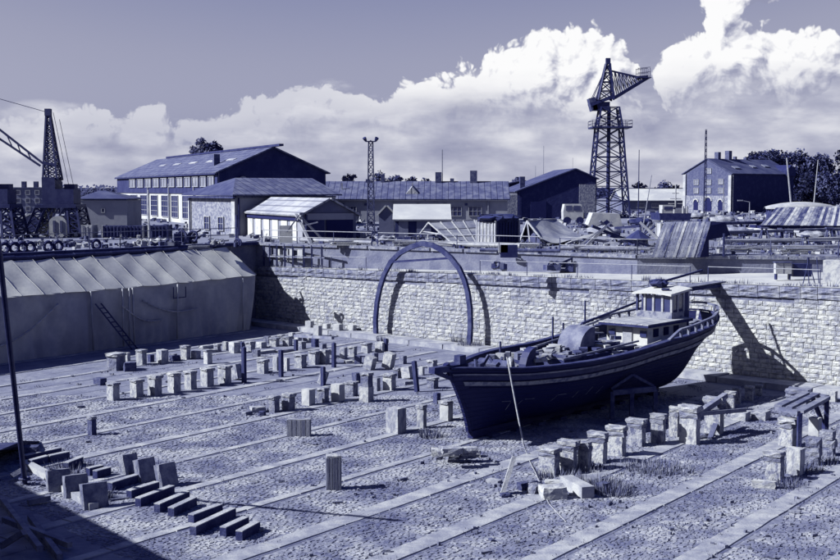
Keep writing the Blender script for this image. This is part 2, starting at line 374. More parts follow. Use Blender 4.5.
# dock floor
fl = link('dock_floor', None, kind='structure')
mb = MB(); mb.add([(-90, -10, 0), (70, -10, 0), (70, 100, 0), (-90, 100, 0)], [(0, 1, 2, 3)]); part('ground_sheet', mb, M['floor'], fl, kind='structure')
S0, SP = -33.15, 3.35
def SW(k): return .72 if k >= 3 else (.48 if k % 2 else .34)
def sr(s, r, z=0): p = V2 * s + U2 * r; return Vector((p.x, p.y, z))
slabs = []; jm = MB(); hm = MB()
for k in range(-9, 18):
    s = S0 + SP * k; r = -20.0
    wid = SW(k)
    def ok(p):
        x, y = px_of(p); return p[1] > 24 and -60 < x < 900 and y < 600 and before_wall(p) < -1.7
    while r < 95:
        ln = rnd.uniform(1.9, 3.1)
        if ok(sr(s, r)) and ok(sr(s, r + ln)): slabs.append((s, r, ln, wid))
        r += ln
    for (off, wd) in ((wid / 2 + .07, .09), (SP / 2 + .2 * math.sin(k * 5.1), .08 if k % 3 else .2), (-wid / 2 - .05, .05)):
        a, b = 0, 0
        for r in range(-20, 95, 3):
            p, q = sr(s + off, r), sr(s + off, r + 3)
            if ok(p) and ok(q) and rnd.random() < .8:
                jm.add([sr(s + off - wd / 2, r, .006), sr(s + off + wd / 2, r, .006), sr(s + off + wd / 2, r + 3, .006), sr(s + off - wd / 2, r + 3, .006)], [(0, 1, 2, 3)])
part('joint', jm, M['groove'], fl, kind='stuff')
slabs.sort(key=lambda q: sr(q[0], q[1] + q[2] / 2).length)
slabm = []
for i in range(4):
    m_ = MB(); vs = []
    for a in range(5):
        for b in (-.5, .5): vs.append((a / 4 - .5 + (rnd.uniform(-.006, .006) if 0 < a < 4 else 0), b * rnd.uniform(.93, 1.02), rnd.uniform(.8, 1.15)))
    fs = [(2 * a, 2 * a + 2, 2 * a + 3, 2 * a + 1) for a in range(4)]
    n = len(vs); vs += [(x, y * 1.03, 0) for x, y, z in vs]
    fs += [(2 * a, n + 2 * a, n + 2 * a + 2, 2 * a + 2) for a in range(4)] + [(2 * a + 1, 2 * a + 3, n + 2 * a + 3, n + 2 * a + 1) for a in range(4)] + [(0, 1, n + 1, n), (8, n + 8, n + 9, 9)]
    m_.add(vs, fs); slabm.append(m_.mesh('slab', M['slab']))
    if i == 0: slabgeo = m_
for i, (s, r, ln, wid) in enumerate(slabs):
    if i < 300:
        o = link('slab', slabm[i % 4], fl, sr(s, r + ln / 2), UANG + rnd.uniform(-.004, .004)); o.scale = (ln - .05, wid, .03 + rnd.uniform(0, .012))
    else:
        c = sr(s, r + ln / 2)
        hm.add([c + U2 * (x * (ln - .05)) + V2 * (-y * wid) + Vector((0, 0, z * .05)) for x, y, z in slabgeo.v], slabgeo.f)
if hm.v: part('slab_row', hm, M['slab'], fl, kind='stuff')
# cobbles: real stones where they can be told apart
cv_, cf_ = [], []
def cobble(s, r, a, b, h):
    c = V2 * s + U2 * r; o = len(cv_)
    j = lambda q: rnd.uniform(-q, q)
    ro = j(.22); cr_, sr_ = math.cos(ro), math.sin(ro); hh_ = [h + j(.008) for _ in range(4)]; ox, oy = j(.03), j(.03)
    for (i, k, tp) in ((-1, -1, 1), (1, -1, 1), (1, 1, 1), (-1, 1, 1), (-1, -1, .8), (1, -1, .8), (1, 1, .8), (-1, 1, .8)):
        xx, yy = i * a / 2 * tp + j(.02), k * b / 2 * tp + j(.02); p = c + V2 * (xx * cr_ - yy * sr_ + ox) + U2 * (xx * sr_ + yy * cr_ + oy)
        cv_.append((p.x, p.y, -.02 if tp == 1 else h + j(.008)))
    cf_.extend([(o + 4, o + 5, o + 6, o + 7) if False else (o + 7, o + 6, o + 5, o + 4)] + [(o + i, o + 4 + i, o + 4 + (i + 1) % 4, o + (i + 1) % 4) for i in range(4)])
r = 8.0
while r < 64:
    w = rnd.uniform(.125, .165)
    for k in range(-9, 18):
        wid, nxt = SW(k), SW(k + 1)
        s, s1 = S0 + SP * k + wid / 2 + .12, S0 + SP * (k + 1) - nxt / 2 - .1
        c = sr((s + s1) / 2, r); 
        if not 25 < c.y < 60: continue
        x, y = px_of(c)
        if not (-60 < x < 900 and 392 < y < 590) or before_wall(c) > -2: continue
        s += rnd.uniform(0, .1)
        while s < s1:
            l = rnd.uniform(.12, .23); rr = r + .07 * math.sin(s * 2.3 + k) + rnd.uniform(-.025, .025); c = sr(s + l / 2, rr); x, y = px_of(c)
            if -12 < x < 852 and 396 < y < 575 and rnd.random() < .95 and not (x < 190 and y > 470 + (x - 30) * .53 + 40):
                cobble(s + l / 2, rr, l * rnd.uniform(.84, 1.0), w * rnd.uniform(.84, 1.02), rnd.uniform(.008, .028))
            s += l
    r += w
# flip check is not needed: cobbles are closed from above
mb = MB(); mb.v = cv_; mb.f = [tuple(reversed(f)) for f in cf_]
link('cobblestones', mb.mesh('cobblestones', M['cobble']), kind='stuff', label='rough cobblestones set between the slab strips of the dock floor')
print('cobbles', len(cf_) // 5, 'slabs', len(slabs))

# ---- grass and weeds
def blades(mb, c, n, h, rad):
    for _ in range(n):
        a = rnd.uniform(0, 6.28); d = rad * math.sqrt(rnd.random()); b = rnd.uniform(0, 6.28); hh = h * rnd.uniform(.5, 1.1); lean = rnd.uniform(0, .5) * hh
        x, y = c[0] + math.cos(a) * d, c[1] + math.sin(a) * d; w = rnd.uniform(.012, .03)
        mb.add([(x - math.cos(b) * w, y - math.sin(b) * w, c[2]), (x + math.cos(b) * w, y + math.sin(b) * w, c[2]), (x + math.cos(a) * lean, y + math.sin(a) * lean, c[2] + hh)], [(0, 1, 2)])
gm = MB()
for _ in range(3400):
    k = rnd.randint(-6, 15); s = S0 + SP * k + rnd.choice((.4, -.4, SP / 2, SP / 2 + .3, rnd.uniform(-1.6, 1.6))) + rnd.gauss(0, .12); r = rnd.uniform(10, 78); c = sr(s, r)
    if c.y < 30 or before_wall(c) > -2: continue
    x, y = px_of(c)
    if not (0 < x < 845 and y < 565): continue
    dens_ = 1.0 if x > 560 else (.55 if x > 330 else .3)
    if rnd.random() > dens_: continue
    blades(gm, (c.x, c.y, 0), rnd.randint(8, 22), rnd.uniform(.04, .13), rnd.uniform(.15, .5))
for (x, y, n, h, rad) in ((560, 520, 200, .07, 2.5), (690, 500, 300, .07, 2.5), (480, 500, 200, .07, 2.5), (740, 480, 200, .07, 2), (640, 540, 200, .06, 2.5), (600, 488, 420, .38, .9), (612, 493, 260, .34, .7), (640, 470, 300, .2, 1.3), (590, 470, 200, .25, .6), (470, 350, 300, .7, .7), (458, 346, 200, .9, .4), (430, 437, 150, .4, .5), (800, 470, 250, .25, .8), (820, 462, 200, .25, .8), (790, 486, 160, .25, .6), (96, 498, 130, .5, .3), (104, 500, 90, .45, .25), (150, 470, 200, .3, .9), (70, 470, 200, .3, .9), (385, 342, 120, .5, .5), (520, 355, 150, .6, .5), (660, 470, 300, .3, 1.2), (560, 478, 200, .35, .8)):
    blades(gm, P(x, y), n, h, rad)
link('weeds', gm.mesh('weeds', M['grass']), kind='stuff', label='dry grass and weeds growing in the joints of the dock floor')

# ================================================================ main stone wall
wl = thing('dock_wall', 'long sunlit dock wall of rough pale granite courses behind the boat', 'wall', W0, math.atan2(E_.y, E_.x))
T0, T1 = -47.0, 17.0
mb = MB(); n = 16
core = [(T0, .12, -.2), (T1, .12, -.2), (T1, .12, ztop(T1) - .1), (T0, .12, ztop(T0) - .1)]
mb.prism(core, (0, 1.0, 0)); part('core', mb, M['joint'], wl)
var = []
for i in range(6):
    m_ = MB(); q = 3; vs = []
    for a in range(q + 1):
        for b in range(q + 1):
            e = a in (0, q) or b in (0, q)
            y = -.5 if e else -rnd.uniform(.6, 1)
            vs.append((a / q - .5 + (0 if e else rnd.uniform(-.08, .08)), y, b / q - .5 + (0 if e else rnd.uniform(-.08, .08))))
    fs = [(a * (q + 1) + b, (a + 1) * (q + 1) + b, (a + 1) * (q + 1) + b + 1, a * (q + 1) + b + 1) for a in range(q) for b in range(q)]
    o = len(vs); vs += [(-.5, 1, -.5), (.5, 1, -.5), (.5, 1, .5), (-.5, 1, .5)]
    L_ = [b for b in range(q + 1)]
    Rr = [q * (q + 1) + b for b in range(q + 1)]
    Bt = [a * (q + 1) for a in range(q + 1)]; Tp = [a * (q + 1) + q for a in range(q + 1)]
    fs += [tuple([o] + L_ + [o + 3])[::1], tuple([o + 2] + Rr[::-1] + [o + 1]), tuple([o + 1] + Bt[::-1] + [o]), tuple([o + 3] + Tp + [o + 2])]
    m_.add(vs, fs); var.append(m_)
vme = [m_.mesh('stone', M['granite']) for m_ in var]
stones = []; z = 0.0; ci = 0
while z < 5.0:
    hgt = .25; t = T0 + rnd.uniform(0, .5)
    while t < T1:
        ln = rnd.uniform(.32, .74)
        if z + hgt < ztop(t) - .62: stones.append((t + ln / 2, z + hgt / 2, ln, hgt))
        t += ln
    z += hgt; ci += 1
stones.sort(key=lambda q: wallpt(q[0]).length - (40 if 660 < px_of(wallpt(q[0], 0, q[1]))[0] < 850 else 0))
sm = MB()
for i, (t, z, ln, hg) in enumerate(stones):
    dp = rnd.uniform(.05, .12); kx, kz = ln - .022, hg - .02
    if i < 300:
        o = link('stone', vme[i % 6], wl, (t, .1, z)); o.scale = (kx, dp, kz)
    else:
        g = var[i % 6]; sm.add([(t + x * kx, .1 + y * dp, z + q * kz) for x, y, q in g.v], g.f)
part('stone_courses', sm, M['granite'], wl, kind='stuff')
t = T0; ccount = 0; cm = MB()
while t < T1:
    ln = rnd.uniform(.7, 1.5); g = var[ccount % 6]
    for zz, hh in ((-.19, .36), (-.5, .26)):
        dp = .16 if zz > -.3 else .1
        c = (t + ln / 2, .05, ztop(t + ln / 2) + zz)
        if t > -6:
            o = link('coping_stone', bpy.data.meshes.get('coping_stone') or g.mesh('coping_stone', M['coping']), wl, c); o.scale = (ln - .03, dp, hh - .02)
        else:
            cm.add([(c[0] + x * (ln - .03), c[1] + y * dp, c[2] + q * (hh - .02)) for x, y, q in g.v], g.f)
    ccount += 1; t += ln
part('coping_row', cm, M['coping'], wl, kind='stuff')
# footing step along the wall
ft = thing('wall_footing', 'low stone step running along the foot of the granite wall', 'step', wallpt(0, -1.0), math.atan2(E_.y, E_.x))
t = T0
while t < T1:
    ln = rnd.uniform(2.2, 3.4); mb = MB(); mb.box(ln / 2, 0, .16, ln - .05, 1.5, .32, taper=.985)
    o = part('slab', mb, M['slab'], ft); o.location = (t, rnd.uniform(-.04, .04), rnd.uniform(-.03, .02)); t += ln
# terrace on top of the wall
mb = MB(); n = 32; tot = UP[1:6]; ls = [(b - a).length for a, b in zip(tot, tot[1:])]; LT = sum(ls)
def up_at(f):
    d = f * LT
    for i, l in enumerate(ls):
        if d <= l + 1e-6: return tot[i].lerp(tot[i + 1], d / l)
        d -= l
    return tot[-1]
vs = []
for i in range(n + 1):
    f = i / n; t = -45.5 + f * 62; a = wallpt(t, -.06); b = up_at(f)
    if (b - W0).dot(N_) < .2: b = wallpt(t, .5)
    vs += [(a.x, a.y, ztop(t)), (b.x, b.y, ztop(t) + .0)]
mb.add(vs, [(2 * i, 2 * i + 2, 2 * i + 3, 2 * i + 1) for i in range(n)])
link('terrace_path', mb.mesh('terrace_path', M['terrace']), kind='structure')
# upper retaining wall and the left side wall
uw = thing('retaining_wall', 'low grey retaining wall between the terrace path and the upper quay', 'wall', (0, 70, 4))
for a, b in zip(UP[1:], UP[2:]):
    d = (b - a).normalized(); nn = Vector((-d.y, d.x, 0)); mb = MB()
    mb.prism([(a.x, a.y, 3.6), (b.x, b.y, 3.6), (b.x, b.y, 5.9), (a.x, a.y, 5.9)], nn * .8); wpart('wall_panel', mb, M['qwall'], uw)
    k = max(1, int((b - a).length / 2.6)); cm = MB()
    for i in range(k):
        p, q = a.lerp(b, i / k), a.lerp(b, (i + 1) / k - .006)
        cm = MB(); cm.prism([p - nn * .12 + Vector((0, 0, 5.86)), q - nn * .12 + Vector((0, 0, 5.86)), q + nn * .9 + Vector((0, 0, 5.86)), p + nn * .9 + Vector((0, 0, 5.86))], (0, 0, .2))
        wpart('coping_slab', cm, M['coping'], uw)
lw = thing('side_wall', 'shaded dock side wall running behind the long tent', 'wall', (-40, 55, 0))
a, b = UP[0], UP[1]; d = (b - a).normalized(); nn = Vector((-d.y, d.x, 0)); mb = MB()
mb.prism([(a.x, a.y, -.2), (b.x, b.y, -.2), (b.x, b.y, 5.9), (a.x, a.y, 5.9)], nn * 1.2); wpart('wall_face', mb, M['qwall'], lw)
mb = MB(); mb.bar(a - nn * .1 + Vector((0, 0, 6.0)), b - nn * .1 + Vector((0, 0, 6.0)), .5, .22); wpart('edge_beam', mb, M['timber'], lw)
# ================================================================ BLOCKS ON THE DOCK FLOOR
def rough_box(nx, ny, nz, jit, seed, bev=.04):
    """unit box, subdivided and worn; origin at the middle of its foot"""
    r = random.Random(seed); m_ = MB(); idx = {}
    def vid(i, j, k):
        if (i, j, k) in idx: return idx[i, j, k]
        x, y, z = i / nx - .5, j / ny - .5, k / nz
        e = (i in (0, nx)) + (j in (0, ny)) + (k in (0, nz))
        if e >= 2:
            if i in (0, nx): x *= 1 - bev
            if j in (0, ny): y *= 1 - bev
            if k == nz: z -= bev * .5
        x += r.uniform(-jit, jit); y += r.uniform(-jit, jit); z += r.uniform(-jit, jit) * (0 if k == 0 else .6)
        idx[i, j, k] = len(m_.v); m_.v.append((x, y, z)); return idx[i, j, k]
    for k in (0, nz):
        for i in range(nx):
            for j in range(ny):
                f = [vid(i, j, k), vid(i + 1, j, k), vid(i + 1, j + 1, k), vid(i, j + 1, k)]; m_.f.append(tuple(f if k else f[::-1]))
    for k in range(nz):
        for j in (0, ny):
            for i in range(nx):
                f = [vid(i, j, k), vid(i + 1, j, k), vid(i + 1, j, k + 1), vid(i, j, k + 1)]; m_.f.append(tuple(f[::-1] if j else f))
        for i in (0, nx):
            for j in range(ny):
                f = [vid(i, j, k), vid(i, j + 1, k), vid(i, j + 1, k + 1), vid(i, j, k + 1)]; m_.f.append(tuple(f if i else f[::-1]))
    return m_
RB = [rough_box(3, 3, 4, .018, 10 + i) for i in range(4)]
RC = [rough_box(4, 3, 2, .05, 20 + i, .09) for i in range(4)]
_mc = {}
def rbm(kind, i, mname):
    key = (kind, i % 4, mname)
    if key not in _mc: _mc[key] = (RB if kind == 'b' else RC)[i % 4].mesh('block_mesh', M[mname])
    return _mc[key]
cnt = [0]
def block(x, yb, w, h, kind, label, group=None, yaw=0, tilt=0, depth=.85, m='conc', lvl=0.0, cap='cap'):
    """block seen centred at pixel x, foot at pixel yb, w by h pixels"""
    cnt[0] += 1; i = cnt[0]
    g = P(x, yb, lvl); sc = g.y / 1200
    a = UANG - math.pi / 2 + R(yaw)                 # local x runs along V2 (wide, lit face looks to -y)
    Wm = w * sc / (.81 + depth * .55); Dm = Wm * depth; H = h * sc - Dm * .12
    base = g + U2 * (Dm * .3)
    cat = {'ped': 'pedestal', 'post': 'post', 'crate': 'crate'}.get(kind, 'block')
    name = {'cap': 'keel_block', 'plain': 'concrete_block', 'ped': 'stone_pedestal', 'post': 'timber_post', 'crate': 'wooden_crate', 'slabs': 'slab_stack'}[kind]
    if kind == 'slabs': cat = 'slab stack'
    t = thing(name, label, cat, base, a, group)
    if tilt:
        t.rotation_euler = (0, R(tilt), a)
        if tilt > 0: t.location.z += Wm * .5 * math.sin(R(tilt)) - .01
        else: t.location.z += Wm * .5 * math.sin(R(-tilt)) - .01
    def piece(nm, k, mm, z, sx, sy, sz, ox=0, oy=0, rz=0):
        o = link(nm, rbm(k, i + len(t.children), mm), t, (ox, oy, z), rz); o.scale = (sx, sy, sz); return o
    if kind == 'plain': piece('body', 'b', m, 0, Wm, Dm, H)
    elif kind == 'cap':
        ch = max(.14, H * .16)
        piece('body', 'b', m, 0, Wm * .92, Dm * .9, H - ch)
        piece('cap', 'c', cap, H - ch - .01, Wm * 1.1, Dm * 1.12, ch * rnd.uniform(.8, 1.2), rnd.uniform(-.03, .03), 0, R(rnd.uniform(-5, 5)))
    elif kind == 'ped':
        ch = H * .15
        piece('body', 'b', 'pedc' if m == 'conc' else m, 0, Wm * .9, Dm * .88, H - 2.1 * ch)
        piece('stone_layer', 'c', 'stone', H - 2.2 * ch, Wm * 1.0, Dm, ch * 1.15, rnd.uniform(-.04, .04), 0, R(rnd.uniform(-4, 4)))
        piece('stone_layer', 'c', 'cap', H - 1.1 * ch, Wm * 1.12, Dm * 1.1, ch * 1.1, rnd.uniform(-.05, .05), 0, R(rnd.uniform(-6, 6)))
    elif kind == 'slabs':
        n = max(3, int(H / .28)); z = 0
        for q in range(n):
            piece('slab', 'c', m if q % 2 else 'stone', z, Wm * rnd.uniform(.86, 1.05), Dm * rnd.uniform(.86, 1.05), H / n * 1.03, rnd.uniform(-.05, .05), 0, R(rnd.uniform(-6, 6))); z += H / n
    elif kind == 'post':
        piece('shaft', 'b', 'timber', 0, max(Wm, .2), max(Wm, .2), H)
    elif kind == 'crate':
        n = 5; 
        inner = link('core', rbm('b', 0, 'rust'), t, (0, 0, .02)); inner.scale = (Wm * .9, Dm * .9, H * .93)
        for q in range(n):
            o = link('board', rbm('b', q, 'crate'), t, ((q + .5) / n * Wm - Wm / 2, -Dm / 2, 0)); o.scale = (Wm / n * .93, .05, H * .96)
        for q in range(4):
            for sd_ in (-1, 1):
                o = link('board', rbm('b', q, 'crate'), t, (sd_ * Wm / 2, (q + .5) / 4 * Dm - Dm / 2, 0)); o.scale = (.05, Dm / 4 * .93, H * .96)
        o = link('lid', rbm('b', 1, 'cap'), t, (0, 0, H * .95)); o.scale = (Wm * 1.06, Dm * 1.08, H * .06)
    return t
ORD = ['first', 'second', 'third', 'fourth', 'fifth', 'sixth', 'seventh', 'eighth', 'ninth', 'tenth', 'eleventh', 'twelfth', 'thirteenth', 'fourteenth', 'fifteenth', 'sixteenth']
# row A: the long row of capped blocks in front of the tent
rowA = [(111, 400.5, 14.5, 20, 'cap'), (134.5, 397.5, 15, 20, 'cap'), (152.5, 395.5, 16, 22, 'cap'), (172, 392.5, 15, 22, 'cap'), (188.5, 389.5, 14, 20.5, 'cap'), (205, 386.5, 15, 20.5, 'cap'), (222.5, 384, 15, 20.5, 'cap')]
for i, (x, y, w, h, k) in enumerate(rowA):
    block(x, y, w, h, k, f'{ORD[i]} pale capped block from the left in the seven block row before the tent', 'capped blocks in the long row before the tent', yaw=rnd.uniform(-4, 4))
block(236, 380, 12, 16, 'plain', 'pale slanted concrete block leaning against the tall dark post in mid dock', tilt=-14)
block(243.6, 383, 4, 37, 'post', 'tall dark timber post right after the row of seven capped blocks')
rowA2 = [(261, 373.5, 13, 15, 'cap'), (275.5, 370.5, 8, 15, 'plain'), (286, 371, 6, 14, 'plain'), (298.5, 368, 14, 15.5, 'cap'), (312.5, 364.5, 13, 15, 'cap'), (323.5, 364, 11, 15.5, 'cap'), (342.5, 358.5, 8, 12, 'plain'), (351.5, 357, 10, 12, 'cap'), (365, 353, 12, 11.5, 'cap'), (379.5, 352, 12, 11, 'plain')]
for i, (x, y, w, h, k) in enumerate(rowA2):
    block(x, y, w, h, k, f'{ORD[i]} block from the left in the middle row right of the tall dark posts', 'blocks in the middle row', yaw=rnd.uniform(-6, 6))
block(280.5, 377, 4.2, 28, 'post', 'dark slim timber post between two pale blocks of the middle row')
block(333.4, 367.5, 4, 25.5, 'post', 'dark timber post carrying the end of a thin cross beam')
block(385.5, 352, 3, 14, 'post', 'short dark post at the right end of the middle row')
block(295.5, 351, 4, 12, 'post', 'short dark post at the left end of the thin cross beam')
# row B: nearest to the tent
block(112.5, 370.5, 20, 19.5, 'cap', 'big dark square block with pale edge nearest the tent door', m='stone', depth=1.1, yaw=10)
rowB = [(126, 361, 7, 9, 'plain'), (139.5, 365, 12, 17, 'cap'), (160.5, 363.5, 13, 15, 'plain'), (184, 359.5, 11, 15, 'cap'), (194.5, 359, 10, 9, 'plain'), (206.5, 364, 10, 16, 'cap'), (224.5, 350.5, 6, 9.5, 'plain'), (233, 353, 12, 12, 'plain'), (249, 351.5, 11, 11, 'cap'), (260, 348, 11, 7, 'plain'), (273, 346.5, 11, 10, 'cap'), (286, 346, 11, 11, 'cap'), (297, 343, 8, 9, 'plain'), (306, 342.5, 10, 9, 'cap')]
for i, (x, y, w, h, k) in enumerate(rowB):
    block(x, y, w, h, k, f'{ORD[i]} block from the left in the broken back row close to the tent wall', 'blocks in the back row along the tent', yaw=rnd.uniform(-12, 12))
rowW = [(308.5, 332, 9, 12, 'plain'), (316.5, 337.5, 9, 13, 'plain'), (325.5, 333, 8, 10, 'plain'), (336.5, 335, 11, 12, 'plain'), (351, 335, 9, 11, 'plain')]
for i, (x, y, w, h, k) in enumerate(rowW):
    block(x, y, w, h, k, f'{ORD[i]} pale plain block from the left standing against the foot of the stone wall', 'pale blocks at the foot of the wall', m='white', yaw=rnd.uniform(-4, 4))
for i, (x, y, w, h, k, mm) in enumerate([(150, 362, 7, 8, 'plain', 'rust'), (172, 361, 8, 8, 'plain', 'stone'), (216, 352, 8, 9, 'cap', 'stone'), (241, 349.5, 7, 8, 'plain', 'rust'), (255, 357, 9, 8, 'plain', 'stone'), (266, 343.5, 8, 8, 'plain', 'stone'), (280, 341.5, 8, 8, 'cap', 'stone'), (291, 339, 7, 7, 'plain', 'conc'), (301, 349, 9, 9, 'cap', 'stone'), (314, 347, 8, 9, 'plain', 'rust'), (322, 352, 8, 9, 'plain', 'stone'), (331, 356, 7, 9, 'plain', 'stone'), (357, 364, 8, 9, 'plain', 'rust'), (373, 362, 9, 10, 'plain', 'stone'), (396, 378, 9, 11, 'cap', 'stone'), (402, 364, 8, 9, 'plain', 'stone'), (355, 383, 9, 11, 'plain', 'rust'), (436, 404, 8, 12, 'plain', 'rust')]):
    block(x, y, w, h, k, f'{ORD[i % 16]} {("low worn", "squat dark")[i // 16]} block from the left scattered between the main rows of blocks', 'low worn blocks between the rows', m=mm, yaw=rnd.uniform(-20, 20))
# row C
rowC = [(271.5, 412.5, 14, 18, 'cap', 'worn capped block at the left end of the front middle row beside rubble', 'stone'),
        (286.5, 411, 15, 19, 'cap', 'mottled worn block next to the left end of the front middle row', 'stone'),
        (306.5, 405.5, 14, 18, 'plain', 'bright white plain block in the front middle row', 'white'),
        (321, 403, 14, 17, 'cap', 'dark low worn block between the two white blocks', 'stone'),
        (336, 401.5, 14.5, 19, 'plain', 'bright white block with grey side beside a mottled block', 'white'),
        (349.5, 396.5, 15, 17, 'cap', 'mottled capped block right of the bright white block', 'stone'),
        (364.5, 402, 15, 17, 'plain', 'pale lower block carrying a darker block on its top', 'conc'),
        (375.5, 391, 8, 14, 'plain', 'narrow dark block tucked behind the two block stack', 'stone'),
        (387.5, 390.5, 15, 18, 'cap', 'mottled capped block standing right of the two block stack', 'conc'),
        (421, 375, 6, 9, 'plain', 'small bright block between the leaning post and the bow', 'white'),
        (431, 388.5, 13, 13, 'cap', 'worn block in the shade left under the bowsprit', 'stone'),
        (431, 371, 11, 12, 'cap', 'far capped block behind the tip of the bowsprit', 'stone'),
        (393.5, 433.5, 21, 28, 'plain', 'largest pale concrete block left of the bow with dark right side', 'conc'),
        (420.5, 428.5, 11, 25, 'cap', 'tall narrow capped block right of the largest pale block', 'conc'),
        (444.5, 421, 15, 22, 'cap', 'pale block half hidden behind the stem of the boat', 'white')]
for (x, y, w, h, k, lb, mm) in rowC: block(x, y, w, h, k, lb, m=mm, yaw=rnd.uniform(-6, 6))
t = block(365, 402, 14, 16, 'cap', 'mottled upper block resting on a pale block in mid dock', m='stone'); t.location.z = 15.5 * P(365, 402).y / 1200
block(367, 370, 13, 14, 'plain', 'tilted pale block with slanting top beyond the two block stack', tilt=16, yaw=5)
block(386, 369, 13, 17, 'plain', 'pale block leaning right beside the tilted pale block', tilt=13, yaw=5)
block(320, 385, 9, 15, 'plain', 'slanted pale slab set high on a dark narrow stand', tilt=22)
block(322.5, 386, 5, 20, 'post', 'dark narrow stand under the slanted pale slab')
t = block(407, 379, 14, 13, 'plain', 'pale tilted block leaning against the dark post before the bow', tilt=-10)
t = block(416.5, 392, 5, 32, 'post', 'thick dark leaning post left of the bowsprit'); t.rotation_euler.y = R(-7)
block(90.5, 435.5, 10, 21, 'cap', 'lone small dark block with pale top on the open cobbles at left', m='rust')
block(297.5, 436.5, 23, 18.5, 'crate', 'low lone wooden crate with dark board front in mid dock', yaw=38, depth=.35)
block(331, 490, 19, 37, 'crate', 'tall lone wooden crate casting a long shadow on open cobbles', yaw=44, depth=1.0)
block(27.5, 459.5, 20, 15, 'plain', 'dark low box with pale lid beside the leaning pole', m='rust', depth=.8, yaw=40)
block(98, 385, 14, 8, 'plain', 'dark flat box lying behind the leftmost capped block', m='rust', depth=.7)
# pedestals in front of the ship
ped = [(547, 474.5, 25, 29, 'nearest worn pedestal of the row along the hull, beside the rubble'), (566, 471, 22, 33, 'second worn pedestal from the left along the hull'), (583.5, 470, 16, 30, 'narrow broken pedestal third from the left along the hull'),
       (596, 463, 22, 33, 'fourth stone capped pedestal from the left along the hull'), (615, 456, 22, 32, 'fifth stone capped pedestal from the left along the hull'), (635, 446, 21, 29, 'pedestal half in the shadow of the hull with a lit corner'),
       (657, 444, 17, 32, 'pedestal almost wholly in the shadow of the hull'), (673, 437, 12, 32, 'shaded pedestal just behind the tallest bright pedestal'), (688, 444, 24, 41, 'tallest bright pedestal holding the lower end of the timber beams'),
       (712.5, 434, 22, 39, 'bright pedestal holding the upper end of the timber beams'), (729, 411, 12, 21, 'small shaded pedestal right of the beams under the stern'), (736.5, 404, 9, 17, 'second small shaded pedestal under the stern'),
       (748.5, 401, 10, 16, 'third small shaded pedestal under the stern'), (758, 396, 8, 12, 'last small shaded pedestal under the stern near the wall')]
for (x, y, w, h, lb) in ped: block(x, y, w, h, 'ped', lb, 'stone pedestals along the hull', yaw=rnd.uniform(-7, 7), depth=.55)
for (x, y, w, h, k, lb, mm) in [(773, 481, 23, 32, 'ped', 'nearest pedestal of the right hand cluster standing by a fallen slab', 'conc'), (794, 475, 19, 29, 'plain', 'plain pale block between the nearest pedestal and the slab stack', 'conc'),
        (812, 465, 20, 29, 'slabs', 'stack of thick stone slabs right of the plain pale block', 'stone'), (827, 456, 18, 27, 'slabs', 'second slab stack behind the first at right', 'stone'), (840, 450, 14, 25, 'slabs', 'slab stack cut by the right edge of the view', 'stone'),
        (786, 447, 22, 31, 'ped', 'pale pedestal carrying the left side of the timber platform', 'conc'), (814, 436, 14, 20, 'plain', 'pale block under the right side of the timber platform', 'white'),
        (797, 404.5, 30, 18, 'slabs', 'wide low masonry block at the foot of the wall at right', 'stone')]:
    block(x, y, w, h, k, lb, m=mm, yaw=rnd.uniform(-5, 5))
block(739, 421, 21, 11, 'plain', 'low pale block left of its twin in front of the shaded pedestals', m='conc', depth=.9)
block(759, 420, 21, 11, 'plain', 'low pale block right of its twin in front of the shaded pedestals', m='conc', depth=.9)
block(831, 402, 12, 12, 'plain', 'small pale block near the wall at the right edge', m='conc')

# ---- fallen slabs, leaning stones, beams
def lean(pts, th, label, mname='stone', group=None):
    """slab given by the four corners (px, py, height) of its big face; thickness towards -V side"""
    w = [P(x, y, z) for x, y, z in pts]
    n = (w[1] - w[0]).cross(w[3] - w[0]).normalized(); c = sum(w, Vector()) / 4
    if n.y < 0: n = -n
    mb = MB(); mb.prism(w, n * th); return single('leaning_slab', label, 'slab', mb, M[mname], world=True, group=group)
def stone_slab(x, y, w, h, label, g='leaning slabs at lower left', th=.3, m='stone', yaw=60, leanx=-9):
    """square slab standing on its edge: big dark face to the right front, narrow lit edge at left"""
    p = P(x, y); sc = p.y / 1200
    t = thing('leaning_slab', label, 'slab', p, R(yaw), g)
    W_, H_ = w * sc / .93, h * sc
    o = link('face', rbm('b', cnt[0], m), t, (0, th * .5, 0)); cnt[0] += 1
    o.scale = (W_, th, H_); t.rotation_euler = (R(-leanx), 0, R(yaw))
    return t
for i, (x, y, w, h) in enumerate([(60, 492, 22, 23), (78, 498, 23, 24), (97, 509, 25, 27)]):
    stone_slab(x, y, w, h, ('leftmost', 'middle', 'rightmost')[i] + ' of the three dark slabs leaning beside the pale kerb', 'three dark leaning slabs by the kerb', yaw=30 + 3 * i, leanx=10)
for i, (x, y, w, h) in enumerate([(133, 474, 17, 21), (150, 482, 20, 25), (171, 487, 20, 25)]):
    stone_slab(x, y, w, h, ('leftmost', 'middle', 'rightmost')[i] + ' of the three tilted slabs in the grass right of the beams', 'three tilted slabs in the grass', yaw=50, leanx=14)
def beam(x0, y0, x1, y1, w, h, label, m='timber', group=None, z=0.0, cat='beam', name='timber_beam', z1=None, top=None):
    a, b = P(x0, y0, z), P(x1, y1, z if z1 is None else z1); d = b - a; L_ = d.length
    mb = MB(); mb.bar(a + Vector((0, 0, h / 2)), b + Vector((0, 0, h / 2)), w, h)
    if top:
        t = thing(name, label, cat, (a + b) / 2, 0, group); wpart('body', mb, M[m], t); tb = MB(); tb.bar(a + Vector((0, 0, h + .012)), b + Vector((0, 0, h + .012)), w * .99, .03); wpart('top_face', tb, M[top], t); return t
    return single(name, label, cat, mb, M[m], world=True, group=group)
